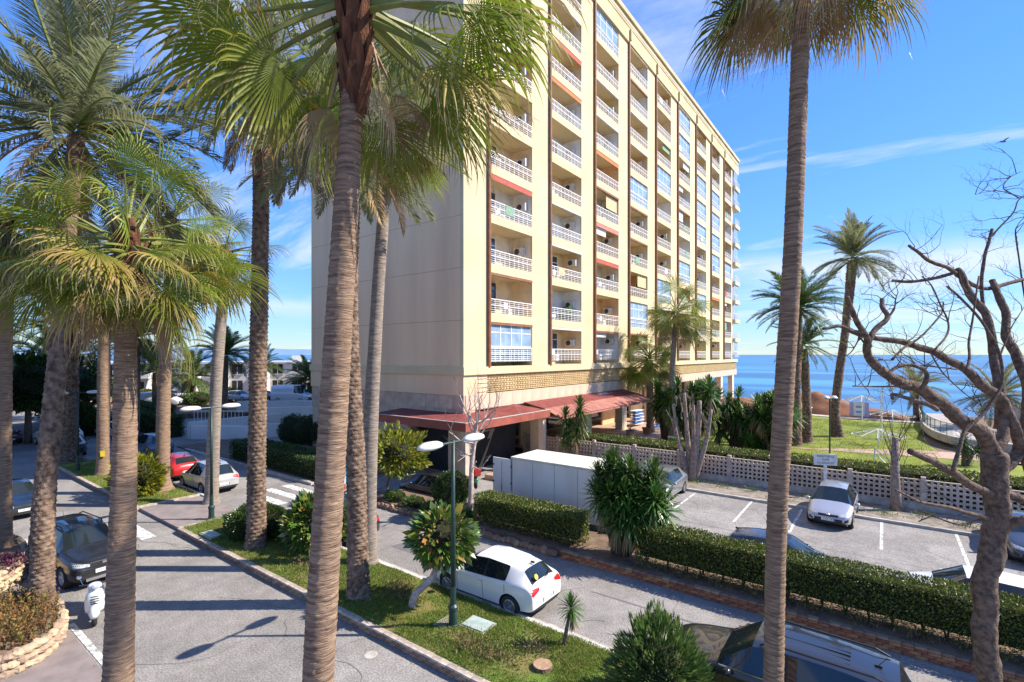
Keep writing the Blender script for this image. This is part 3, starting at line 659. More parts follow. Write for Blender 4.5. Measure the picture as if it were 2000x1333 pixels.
for k in range(n):
    y = 29.4 + k * 16.8 / n; w = 16.8 / n
    mb.add([(-19.0, y, 3.72), (-19.0, y + w / 2, 3.79), (-19, y + w, 3.72), (-17.7, y, 3.18), (-17.7, y + w / 2, 3.25), (-17.7, y + w, 3.18)], [(0, 3, 4, 1), (1, 4, 5, 2)])
WC(mb.build('eaves_tile_run', pinktile, cp), cp)
WC(MB().box2((-17.8, 29.4, 3.05), (-17.72, 46.2, 3.17)).build('eaves_board', pinktile, cp), cp)
WC(MB().box2((BX, 29.4, 3.1), (-17.82, 46.2, 3.16)).build('soffit', wallc[4], cp), cp)
WC(MB().add([(-20.4, 40, 4.03), (-20.0, 40, 3.95), (-20.0, 42, 3.95), (-20.4, 42, 4.03)], [(0, 1, 2, 3)]).build('roof_light', bluepane, cp), cp)
# terrace
struct(MB().poly([(-20.1, 24.2), (-17.2, 24.2), (-17.2, 33), (-15.6, 40), (-15.6, 56), (-20.1, 60)], -.36, 0.0).build('terrace', terr))
blu = mat('blue_lounger_fabric', (.04, .22, .62), rough=.7); pot = mat('terracotta', (.5, .2, .07), (.38, .15, .06), rough=.8, scale=5)
def lounger(loc, rz, label):
    t = thing('sun_lounger', label, 'sun lounger', loc, rz, 'blue sun loungers on the terrace')
    MB().box((0, 0, .32), (1.3, .6, .05)).box((.86, 0, .5), (.6, .6, .05), rot=Matrix.Rotation(R_(-38), 3, 'Y')).build('bed', blu, t)
    mb = MB(); [mb.box((x, y, .15), (.05, .05, .3)) for x in (-.55, .5) for y in (-.27, .27)]; mb.build('legs', white_metal, t)
lounger((-18.2, 48.9, 0.0), 1.2, 'blue sun lounger nearest the orange flower pot on the terrace'); lounger((-18.6, 50.6, 0.0), 1.2, 'blue sun lounger farther along the terrace beside the other lounger')
st = thing('lounger_stack', 'tall stack of folded blue and white sun loungers under the canopy', 'lounger stack', (-20.9, 50.2, 0.02))
for k in range(9): MB().box((0, 0, .0), (1.9, .7, .05)).build('folded_lounger', blu if k % 2 else white_metal, st, loc=(0, rgb.uniform(-.08, .08), .25 + k * .17), rz=1.5 + rgb.uniform(-.06, .06))
for j, (x, y, lb) in enumerate(((-18.0, 45.6, 'square orange terracotta pot on the terrace below the pink canopy'), (-18.6, 43.2, 'round clay pot with a dead plant beside the terrace pier'), (-17.2, 52.6, 'orange terracotta pot beyond the blue loungers'))):
    t = thing('flower_pot', lb, 'flower pot', (x, y, 0.0))
    MB().lathe([(.3, 0), (.42, .5), (.47, .52), (.47, .6), (.4, .6), (.38, .5), (0, .48)], n=12).build('pot', pot if j != 1 else stonem, t)
    mb = MB(); rr = random.Random(j); [mb.tube([(0, 0, .45), (rr.uniform(-.2, .2), rr.uniform(-.2, .2), .75), (rr.uniform(-.4, .4), rr.uniform(-.4, .4), 1.05)], [.02, .015, .004], 4) for _ in range(9)]
    mb.build('twigs', plantm, t)
# ------------------------------------------------------------------ plant materials
def vmat(n, ramp, **k): return mat(n, (0, 0, 0), attr='t', ramp=ramp, **k)
fan_green = vmat('fan_leaf_green', [(0, (.12, .185, .012)), (.55, (.165, .22, .018)), (.88, (.25, .26, .035)), (1, (.38, .31, .11))], rough=.42, spec=.5, transl=.36, rnd=.25)
fan_yellow = vmat('fan_leaf_yellowing', [(0, (.15, .19, .02)), (.4, (.24, .23, .03)), (.75, (.38, .28, .06)), (1, (.42, .3, .14))], rough=.6, transl=.3, rnd=.2)
fan_dead = vmat('fan_leaf_dead', [(0, (.30, .20, .10)), (.5, (.36, .25, .14)), (1, (.46, .36, .25))], rough=.85, transl=.2, rnd=.25)
petiole = mat('petiole', (.20, .22, .05), (.12, .15, .03), rough=.5, scale=3)
petdead = mat('petiole_dead', (.36, .26, .16), (.24, .16, .09), rough=.8, scale=3)
pin_grey = vmat('date_leaf_grey_green', [(0, (.19, .22, .11)), (.6, (.24, .26, .14)), (1, (.42, .38, .22))], rough=.5, spec=.45, transl=.5, rnd=.2)
pin_green = vmat('date_leaf_green', [(0, (.08, .14, .03)), (.6, (.11, .17, .04)), (1, (.22, .23, .09))], rough=.5, spec=.4, transl=.3, rnd=.2)
pin_dead = vmat('date_leaf_dead', [(0, (.24, .15, .07)), (1, (.36, .26, .14))], rough=.85, transl=.15, rnd=.2)
def barkmat(name, c1, c2, **k): return mat(name, c1, c2, rough=.92, spec=.2, **k)
bark_fan = barkmat('fan_palm_bark', (.36, .25, .17), (.14, .09, .062), scale=2.0, detail=8, stretch=(1.6, 1.6, 16), bump=1.0, bscale=5, lo=.32, hi=.64)
bark_grey = barkmat('grey_palm_bark', (.33, .275, .23), (.17, .14, .115), scale=2.0, detail=9, stretch=(1.6, 1.6, 9), bump=.9, bscale=5)
bark_date = barkmat('date_palm_bark', (.27, .19, .135), (.085, .055, .04), scale=6, detail=9, bump=1.0, bscale=26)
bootm = barkmat('leaf_base_fibre', (.20, .085, .045), (.07, .035, .022), scale=5, detail=8, stretch=(3, 3, .6), bump=.9, bscale=20)
twig = barkmat('brown_branch_bark', (.205, .145, .108), (.08, .056, .043), scale=14, detail=8, bump=.8, bscale=30)
palebark = barkmat('pale_bark', (.55, .46, .40), (.33, .26, .22), scale=8, detail=8, bump=.6, bscale=30)
# ------------------------------------------------------------------ palm leaves
LEAF = {}
def fan_leaf(kind, elev, var, nseg=38):
    key = ('fan', kind, elev, var)
    if key in LEAF: return LEAF[key]
    rg = np.random.default_rng(abs(hash((kind, elev, var))) % 9999 if False else (elev + 90) * 7 + var * 131 + len(kind) * 17)
    V = []; F = []; T = []; MI = []
    dead = kind == 'dead'
    # petiole path
    p = np.array([0., 0, 0]); e = R_(elev + 14); d = np.array([math.cos(e), 0, math.sin(e)]); Lp = 1.25 if not dead else 1.0
    path = [p.copy()]
    for i in range(8):
        d[2] -= 0.035 + (.05 if dead else 0); d /= np.linalg.norm(d); p = p + d * Lp / 8; path.append(p.copy())
    mb = MB(); mb.tube(path, np.linspace(.045, .016, 9), 5)
    V += [tuple(q) for q in mb.v]; F += mb.f; T += [.3] * len(mb.v); MI += [1] * len(mb.f)
    # blade frame
    a = d / np.linalg.norm(d); s = np.array([0., 1, 0]); roll = rg.uniform(-.5, .5); nrm = np.cross(a, s)
    s = s * math.cos(roll) + nrm * math.sin(roll); nrm = np.cross(a, s)
    spread = R_(rg.uniform(100, 122)) if not dead else R_(60)
    Rb = 1.30
    fr_ = [0.03, .2, .4, .58, .7, .82, .92, 1.0]
    grav = (rg.uniform(1.5, 2.4) if not dead else 3.2)
    for k in range(nseg):
        u = (k + .5) / nseg * 2 - 1; th = u * spread
        # side segments curve back and the blade folds along its midrib
        dr = a * math.cos(th) + s * math.sin(th) - nrm * (-.22) * 0 - np.array([0, 0, .28]) * abs(u) * (0.6 if elev > 20 else 1.0)
        dr /= np.linalg.norm(dr)
        tdir = -a * math.sin(th) + s * math.cos(th)
        Rk = Rb * (1 - .25 * abs(u) ** 2) * rg.uniform(.88, 1.08); pw = spread / nseg * 1.06
        q = p.copy(); dd = dr.copy(); prev = 0; idx = []
        sh = rg.uniform(0, .45) if rg.random() < .35 else 0; gk = grav * (2.6 if rg.random() < .13 else 1); Rk *= (.7 if rg.random() < .1 else 1)
        for j, r in enumerate(fr_):
            stp = (r - prev) * Rk; prev = r
            if r > .4: dd = dd + np.array([rg.normal(0, .05), rg.normal(0, .05), -gk * (r - .36) ** 1.4 * .62]); dd /= np.linalg.norm(dd)
            q = q + dd * stp
            if r <= .58: w = pw * r * Rk * .54
            else: w = pw * .58 * Rk * .5 * max(0.08, max(0, 1 - (r - .58) / .42) ** .75) * (.55 if dead else 1)
            nn = np.cross(dd, tdir); nn /= np.linalg.norm(nn) + 1e-9
            n0 = len(V); fold = w * (.35 if not dead else .9)
            V += [tuple(q - tdir * w), tuple(q + nn * fold), tuple(q + tdir * w)]
            tt = min(1, max(0, r + sh * (r > .5) + rg.normal(0, .03))); T += [tt, tt, tt]; idx.append(n0)
        for j in range(len(idx) - 1):
            A_, B_ = idx[j], idx[j + 1]
            F += [(A_, A_ + 1, B_ + 1, B_), (A_ + 1, A_ + 2, B_ + 2, B_ + 1)]; MI += [0, 0]
        # loose threads at the tips
        if rg.random() < .35:
            n0 = len(V); q2 = q + np.array([rg.normal(0, .05), rg.normal(0, .05), -rg.uniform(.1, .25)])
            V += [tuple(q), tuple(q + tdir * .008), tuple(q2)]; T += [1, 1, 1]; F.append((n0, n0 + 1, n0 + 2)); MI.append(0)
    me = bpy.data.meshes.new('fan_leaf'); me.from_pydata(V, [], F); at = me.attributes.new('t', 'FLOAT', 'POINT'); at.data.foreach_set('value', T)
    me.polygons.foreach_set('material_index', MI); me.polygons.foreach_set('use_smooth', [False] * len(F))
    for m in ([fan_green, petiole] if kind == 'green' else [fan_yellow, petiole] if kind == 'yellow' else [fan_dead, petdead]): me.materials.append(m)
    LEAF[key] = me; return me
def date_leaf(kind, elev, var, L=3.5, nl=92):
    key = ('date', kind, elev, var)
    if key in LEAF: return LEAF[key]
    rg = np.random.default_rng((elev + 90) * 11 + var * 57 + len(kind) * 5)
    V = []; F = []; T = []
    p = np.array([0., 0, 0]); e = R_(elev); d = np.array([math.cos(e), 0, math.sin(e)]); n = 22; path = [p.copy()]; dirs = [d.copy()]
    g = rg.uniform(.030, .055) + (.03 if kind == 'dead' else 0); sw = rg.normal(0, .012)
    for i in range(n):
        d = d + np.array([0, sw, -g * (.4 + 1.3 * i / n)]); d /= np.linalg.norm(d); p = p + d * L / n; path.append(p.copy()); dirs.append(d.copy())
    mb = MB(); mb.tube(path, np.linspace(.05, .006, n + 1), 4); V += [tuple(q) for q in mb.v]; F += mb.f; T += [.55] * len(mb.v); MI = [1] * len(mb.f)
    for k in range(nl):
        t = .12 + .88 * (k + .5) / nl; fi = t * n; i = min(n - 1, int(fi)); u = fi - i
        q = path[i] * (1 - u) + path[i + 1] * u; dd = dirs[i]; side = np.cross(dd, [0, 0, 1]); side /= np.linalg.norm(side) + 1e-9; upv = np.cross(side, dd)
        ll = .62 * (math.sin(math.pi * min(1, .12 + t * .92)) ** .55 + .12) * rg.uniform(.8, 1.1)
        for sg in (-1, 1):
            va = rg.uniform(.1, .55); x = dd * (.75 + .5 * t) + side * sg * (1.0 - .35 * t) + upv * va + rg.normal(0, .08, 3); x /= np.linalg.norm(x)
            w = np.cross(x, upv + rg.normal(0, .3, 3)); w /= np.linalg.norm(w) + 1e-9; hw = .0145
            n0 = len(V); m1 = q + x * ll * .55; x2 = x + np.array([0, 0, -.35 - (.5 if kind == 'dead' else 0)]); x2 /= np.linalg.norm(x2); tip = m1 + x2 * ll * .45
            V += [tuple(q - w * hw * .5), tuple(q + w * hw * .5), tuple(m1 + w * hw), tuple(m1 - w * hw), tuple(tip)]
            tv = rg.uniform(0, .7); T += [tv, tv, tv, tv, min(1, tv + .3)]; F += [(n0, n0 + 1, n0 + 2, n0 + 3), (n0 + 3, n0 + 2, n0 + 4)]; MI += [0, 0]
    me = bpy.data.meshes.new('feather_leaf'); me.from_pydata(V, [], F); at = me.attributes.new('t', 'FLOAT', 'POINT'); at.data.foreach_set('value', T)
    me.polygons.foreach_set('material_index', MI)
    for m in ([pin_grey, petiole] if kind == 'grey' else [pin_green, petiole] if kind == 'green' else [pin_dead, petdead]): me.materials.append(m)
    LEAF[key] = me; return me
# ------------------------------------------------------------------ trunks
def trunk(root, path, rad, kind, name='trunk', seg=24, step=.045, seed=0, flare=.35):
    """ringed (fan) or diamond-scarred (date) trunk as one displaced tube in world coordinates"""
    P = np.array(path, float); L = np.linalg.norm(np.diff(P, axis=0), axis=1).sum(); n = max(8, int(L / step))
    C = spline(path, n); Rr = np.interp(np.linspace(0, 1, n), np.linspace(0, 1, len(rad)), rad)
    rg = np.random.default_rng(seed); th = np.linspace(0, 2 * math.pi, seg, endpoint=False); h = np.linspace(0, L, n)
    TH, Hh = np.meshgrid(th, h); D = np.zeros_like(TH)
    wob = .02 * np.sin(TH * 2 + Hh * .9 + seed) + .02 * np.sin(TH * 3 - Hh * 1.7)
    if kind == 'fan':
        ring = (Hh / .105 + .5 * np.sin(TH * 1.0 + Hh * .4 + seed) + .25 * np.sin(TH * 5 + Hh * 3)) % 1
        D = .085 * (ring - .5) * (.6 + .4 * np.sin(Hh * 7 + TH * 2)) + wob + rg.normal(0, .018, TH.shape)
        crack = np.sin(TH * 9 + np.sin(Hh * 2.2) * 1.5 + seed); D -= .02 * (crack > .86)
    elif kind == 'smooth':
        ring = (Hh / .16 + .2 * np.sin(TH + seed)) % 1; D = .02 * (ring - .5) + wob + rg.normal(0, .004, TH.shape)
    else:
        nd = 9; row = Hh / .13; ri = np.floor(row); fv = row - ri; fu = (TH * nd / (2 * math.pi) + .5 * (ri % 2)) % 1
        D = .13 * (1 - np.abs(2 * fu - 1) ** 1.5) * (1 - fv) - .05 + wob + rg.normal(0, .018, TH.shape)
    D *= (Rr / .3)[:, None] * .3 if kind == 'date' else 1
    rr_ = Rr[:, None] * (1 + D / (.3 if kind == 'date' else 1) * (1.2 if kind == 'date' else 1))
    fl = np.exp(-h / .22)[:, None] * flare; rr_ = rr_ * (1 + fl)
    V = np.stack([C[:, 0][:, None] + rr_ * np.cos(TH), C[:, 1][:, None] + rr_ * np.sin(TH), C[:, 2][:, None] + 0 * TH], 2).reshape(-1, 3)
    i, k = np.meshgrid(np.arange(n - 1), np.arange(seg), indexing='ij'); k2 = (k + 1) % seg
    F = np.stack([i * seg + k, i * seg + k2, (i + 1) * seg + k2, (i + 1) * seg + k], 2).reshape(-1, 4)
    V = np.vstack([V, C[-1] + [0, 0, .05]]); me = npmesh(name, V - np.array(root.location), F)
    return link(name, me, {'fan': bark_fan, 'smooth': bark_grey, 'date': bark_date}[kind], root, smooth=True)
def boots(root, top, r, h, seed, n=26):
    rg = random.Random(seed); mb = MB()
    for k in range(n):
        a = k * 2.4; z = -h + h * k / n; w = .09 + .05 * rg.random(); rr = r * 1.02
        c, s_ = math.cos(a), math.sin(a); l = .45 + .25 * rg.random(); o = .10 + .12 * rg.random()
        def P(rad, side, zz): return (rad * c - side * s_, rad * s_ + side * c, zz)
        mb.add([P(rr, -w, z - .1), P(rr, w, z - .1), P(rr + o * .5, w * .7, z + l * .5), P(rr + o * .5, -w * .7, z + l * .5), P(rr + o, w * .35, z + l), P(rr + o, -w * .35, z + l)], [(0, 1, 2, 3), (3, 2, 4, 5)])
    mb.tube([(0, 0, -h), (0, 0, -h * .5), (0, 0, .25), (0, 0, .7)], [r * 1.05, r * 1.25, r * 1.0, r * .35], 14)
    o = mb.build('leaf_bases', bootm, root); o.location = Vector(top) - root.location; return o
def crown(root, top, scale, leaves, seed, kindname='leaf'):
    """leaves: list of (type, kind, elevation, azimuth, scale)"""
    rg = random.Random(seed)
    for (ty, kind, el, az, sc) in leaves:
        me = fan_leaf(kind, el, rg.randrange(3)) if ty == 'fan' else date_leaf(kind, el, rg.randrange(3))
        o = link(kindname, me, me.materials[0], root); zo_ = (el / 90.) * .45 * scale - .1 + rg.uniform(-.15, .15)
        o.location = Vector(top) + Vector((math.cos(R_(az)) * .1, math.sin(R_(az)) * .1, zo_)) - root.location
        o.rotation_euler = (rg.gauss(0, .42 if ty == 'fan' else .15), rg.uniform(-.12, .12), R_(az)); s = sc * scale; o.scale = (s, s, s)
def fan_crown(seed, n=30, yellow=5, dead=7, low=True):
    rg = random.Random(seed); out = []
    els = [70, 45, 20, 0, -20, -40, -58]; wts = [2, 4, 6, 8, 9, 9, 7]
    for k in range(int(n * 1.2)): out.append(('fan', 'green', rg.choices(els, wts)[0], k * 137.5 + rg.uniform(-30, 30), rg.uniform(.62, 1.15)))
    for k in range(int(yellow * 1.4)): out.append(('fan', 'yellow', rg.choice([-20, -40, -58]), rg.uniform(0, 360), rg.uniform(.8, 1)))
    for k in range(dead): out.append(('fan', 'dead', rg.choice([-58, -75]), rg.uniform(0, 360), rg.uniform(.7, 1)))
    return out
def date_crown(seed, n=42, kind='grey', dead=4):
    rg = random.Random(seed); out = []; els = [80, 65, 50, 35, 20, 5, -10, -25]; wts = [3, 5, 7, 8, 8, 7, 6, 4]
    for k in range(int(n * 1.1)): out.append(('date', kind, rg.choices(els, wts)[0], k * 137.5 + rg.uniform(-15, 15), rg.uniform(.85, 1.1)))
    for k in range(dead): out.append(('date', 'dead', rg.choice([-25, -45]), rg.uniform(0, 360), rg.uniform(.6, .9)))
    return out
def palm(name, label, path, rad, tkind, leaves, scale, seed, group=None, step=.045, seg=24, boot=None, flare=.35):
    t = thing(name, label, 'palm tree', path[0], 0, group)
    trunk(t, path, rad, tkind, seed=seed, step=step, seg=seg, flare=flare)
    if boot: boots(t, Vector(path[-1]) + Vector((0, 0, .1)), rad[-1], boot, seed)
    crown(t, Vector(path[-1]) + Vector((0, 0, .35)), scale, leaves, seed)
    return t
# azimuths: image right is about 37 deg, towards the camera is about -53 deg, image left 217, away 127
Hc = [('fan', 'green', -20, 30, 1.02), ('fan', 'green', 0, 62, 1.05), ('fan', 'green', -20, 5, .95), ('fan', 'green', 0, 35, 1.1), ('fan', 'green', 20, 20, 1.05), ('fan', 'green', -40, 48, .9),
      ('fan', 'green', -20, 215, 1.0), ('fan', 'green', -40, 240, 1.0), ('fan', 'green', -20, 195, 1.05), ('fan', 'green', 0, 222, 1.08), ('fan', 'yellow', -40, 205, .95), ('fan', 'green', -40, 180, .95),
      ('fan', 'green', -58, 225, .85), ('fan', 'green', 0, 160, 1), ('fan', 'green', 0, 110, 1), ('fan', 'green', 20, 135, 1), ('fan', 'green', -20, 95, 1), ('fan', 'green', -40, 140, .9), ('fan', 'green', 20, 190, 1), ('fan', 'green', 20, 245, 1),
      ('fan', 'green', 45, 0, 1), ('fan', 'green', 45, 90, 1), ('fan', 'green', 45, 180, 1), ('fan', 'green', 45, 270, 1), ('fan', 'green', 70, 50, 1), ('fan', 'yellow', -20, 75, .95), ('fan', 'yellow', -40, 15, .85), ('fan', 'green', -58, 125, .8),
      ('fan', 'green', 0, 255, .8), ('fan', 'green', 20, -60, .8), ('fan', 'dead', -58, 110, .75), ('fan', 'dead', -75, 40, .7), ('fan', 'dead', -75, 190, .75), ('fan', 'green', -20, 165, .95), ('fan', 'green', -40, 75, .95), ('fan', 'green', 0, 80, 1.0)]
palm('fan_palm', 'nearest fan palm, thick ringed trunk left of centre with big drooping fans above', [(-5.68, 3.5, 0), (-5.62, 3.55, 3.45), (-5.50, 3.70, 7.0), (-5.38, 3.86, 10.6), (-5.34, 3.89, 11.75)],
     [.205, .188, .168, .142, .13], 'fan', Hc, 1.12, 1, 'fan palms of the left pavement row', step=.018, seg=36, boot=1.25)
Cc = fan_crown(22, 36, 6, 12)
palm('fan_palm', 'stout fan palm on the left pavement whose trunk covers half the dark SUV', [(-12.6, 3.40, 0), (-12.54, 3.42, .83), (-12.5, 3.5, 5), (-12.49, 3.55, 8.6), (-12.45, 3.6, 9.5)],
     [.285, .265, .215, .18, .17], 'fan', Cc, 1.05, 2, 'fan palms of the left pavement row', step=.022, seg=32, boot=.9)
palm('date_palm', 'tall date palm with scarred trunk growing from the near stone planter', [(-19.15, 3.45, .3), (-19.3, 3.55, 3.5), (-19.75, 4.0, 8.6), (-19.9, 4.15, 10.9), (-19.66, 4.33, 14.1)],
     [.28, .255, .23, .22, .21], 'date', date_crown(3, 50, 'grey', 5), 1.3, 3, None, step=.022, seg=54)
palm('fan_palm', 'fan palm at the left edge above the farther stone planter', [(-25.5, 3.45, .3), (-25.5, 3.5, 6), (-25.4, 3.6, 12.0)], [.36, .31, .25], 'fan', fan_crown(4, 36, 6, 12), 1.35, 4, 'fan palms of the left pavement row', step=.04, boot=1.0)
palm('date_palm', 'slim date palm in the left road row whose dark trunk stands before the white wall', [(-19.09, 9.45, .18), (-19.05, 9.5, 6), (-18.98, 9.57, 12), (-18.96, 9.6, 16.6)], [.33, .31, .29, .27], 'date', date_crown(5, 48, 'grey', 8), 1.2, 5, None, step=.026, seg=48)
palm('date_palm', 'date palm in the median right behind the nearest fan palm trunk', [(-12.7, 9.35, .18), (-12.75, 9.3, 4), (-12.9, 9.15, 8.5), (-12.5, 9.0, 13.4)], [.31, .29, .28, .26], 'date', date_crown(6, 46, 'grey', 8), 1.0, 6, None, step=.024, seg=48)
palm('fan_palm', 'smooth grey fan palm leaning right behind the date palm in the median', [(-14.5, 11.1, .18), (-14.5, 11.2, 5), (-14.4, 11.45, 10), (-14.25, 11.8, 15.3)], [.27, .25, .22, .19], 'smooth', fan_crown(7, 36, 8, 18), 1.1, 7, None, step=.04, boot=1.0)
palm('fan_palm', 'tall fan palm on the right of the picture, slender trunk crossing the hedge', [(-1.66, 10.05, .2), (-1.62, 10.13, 1.55), (-1.55, 10.2, 5), (-1.36, 10.33, 8.83), (-1.24, 10.42, 12.5), (-1.16, 10.48, 15.3)],
     [.185, .172, .165, .158, .145, .135], 'fan', fan_crown(8, 22, 6, 12), 1.15, 8, None, step=.02, seg=32, boot=.7)
palm('fan_palm', 'fan palm with flared foot and orange dying fans on the far grass island', [(-31.4, 10.5, .18), (-31.4, 10.6, 6), (-31.5, 10.9, 12), (-31.5, 11, 14.6)], [.34, .31, .28, .25], 'fan', fan_crown(9, 36, 16, 16), 1.5, 9, None, boot=1.0, flare=.9)
palm('fan_palm', 'thin smooth grey palm standing beside the lamp post at the service road', [(-26.9, 11.1, .12), (-26.8, 11.3, 6), (-26.9, 11.8, 12.3)], [.31, .27, .22], 'smooth', fan_crown(10, 34, 8, 12), 1.2, 10, None, boot=.8)
palm('fan_palm', 'palm with a small yellow tag on its trunk at the far grass island', [(-38, 9.6, .18), (-38.2, 9.7, 6), (-38.4, 9.8, 12.6)], [.34, .32, .28], 'fan', fan_crown(12, 34, 6, 12), 1.4, 12, None)
palm('date_palm', 'stout dark date palm at the far end of the left road', [(-46.0, 9.6, .1), (-46, 9.7, 5), (-46, 9.8, 9.6)], [.62, .52, .5], 'date', date_crown(13, 46, 'green', 6), 1.1, 13, None, flare=.6)
palm('date_palm', 'dark date palm beyond the cross street between the two grey trunks', [(-53, 15.6, 0), (-53, 15.7, 8.8)], [.4, .36], 'date', date_crown(26, 46, 'green', 5), 1.15, 26, None, step=.08, seg=20)
palm('date_palm', 'date palm rising behind the parked vans left of the white wall', [(-62, 27, 0), (-62, 27.1, 7.2)], [.4, .36], 'date', date_crown(27, 46, 'green', 5), 1.1, 27, None, step=.08, seg=20)
palm('date_palm', 'date palm with dark crown behind the left pavement row', [(-42, 2.0, 0), (-42, 2.1, 9.5)], [.4, .36], 'date', date_crown(14, 44, 'green', 4), 1.1, 14, None)
palm('fan_palm', 'crowded fan palm partly hidden at the upper left edge', [(-33, 3.2, 0), (-33, 3.3, 6), (-32.8, 3.4, 12.5)], [.36, .32, .27], 'fan', fan_crown(15, 34, 6, 12), 1.3, 15, 'fan palms of the left pavement row')
palm('date_palm', 'dark date palm trunk between the parked cars at far left', [(-56, 6.5, 0), (-56, 6.6, 8.6)], [.45, .4], 'date', date_crown(16, 44, 'green', 4), 1.15, 16, None)
palm('fan_palm', 'fan palm before the block with shaggy crown over the sixth balcony column', [(-15.9, 46.3, -.02), (-15.85, 46.4, 6), (-15.62, 46.7, 11.2)], [.28, .26, .22], 'smooth', fan_crown(17, 40, 4, 10), 1.5, 17, 'fan palms in front of the block', step=.06, seg=16)
palm('fan_palm', 'shorter fan palm on the terrace edge before the block', [(-18.3, 47.2, -.02), (-18.4, 47.4, 4), (-18.6, 47.6, 6.9)], [.36, .33, .28], 'fan', fan_crown(18, 40, 4, 8), 1.5, 18, 'fan palms in front of the block', step=.06, seg=16)
palm('date_palm', 'bushy date palm on the lawn half behind the tall right palm', [(-5.85, 47.3, -.02), (-5.9, 47.6, 5), (-5.92, 48.2, 11.2)], [.42, .36, .4], 'date', date_crown(19, 60, 'green', 4), 1.1, 19, 'date palms on the seaside lawn', step=.06, seg=30)
palm('date_palm', 'tall leaning date palm on the lawn with open crown against the sky', [(-3.46, 54.6, -.02), (-3.6, 54.9, 3), (-2.9, 56.2, 10), (-2.4, 57.2, 16.4)], [.5, .36, .34, .42], 'date', date_crown(20, 52, 'grey', 2), 1.2, 20, 'date palms on the seaside lawn', step=.06, seg=30)
palm('date_palm', 'short date palm stem close beside the bushy palm on the lawn', [(-5.3, 49.4, -.02), (-5.35, 49.5, 4.0), (-5.6, 49.7, 8.0)], [.42, .34, .32], 'date', date_crown(21, 34, 'green', 3), .8, 21, 'date palms on the seaside lawn', step=.06, seg=24)
palm('date_palm', 'date palm at the seafront behind the bare tree branches', [(3.0, 76, -2.3), (3.0, 76, 3.4)], [.3, .28], 'date', date_crown(23, 40, 'grey', 2), 1.0, 23, None, step=.08, seg=18)
palm('date_palm', 'date palm at the far right edge near the ramp', [(9.2, 70, 0), (9.3, 70, 3.0)], [.3, .28], 'date', date_crown(24, 40, 'grey', 2), 1.1, 24, None, step=.08, seg=18)
for i, (x, y, h, lb, sc) in enumerate(((-68, 41.5, 3.4, 'round date palm in front of the white houses nearest the apartment block', 1.0), (-82, 41.5, 5.3, 'tall date palm before the white houses behind the flower wall', .8), (-80, 30.5, 4.0, 'low date palm between the white houses and the lamp', 1.0),
                                       (-74, 24, 5.2, 'date palm with pale trunk left of the white house entrance', 1.05), (-76, 15, 6.5, 'dark date palm far left behind the red car', 1.2), (-66, 7, 6.5, 'dark date palm at the far left edge of the car park', 1.2))):
    palm('date_palm', lb, [(x, y, 0), (x, y + .1, h)], [.45, .38], 'date', date_crown(30 + i, 50, 'green', 5), sc * 1.25, 30 + i, 'date palms before the white houses', step=.09, seg=16)
# the yellow tag
t = tag(MB().box((0, 0, 0), (.03, .22, .34)).build('tag_plate', mat('yellow_plate', (.75, .55, .03), rough=.5)), 'small yellow plate nailed to a palm trunk at far left', 'plate'); t.location = (-37.64, 9.5, 1.55); t.rotation_euler = (0, 0, -.4)
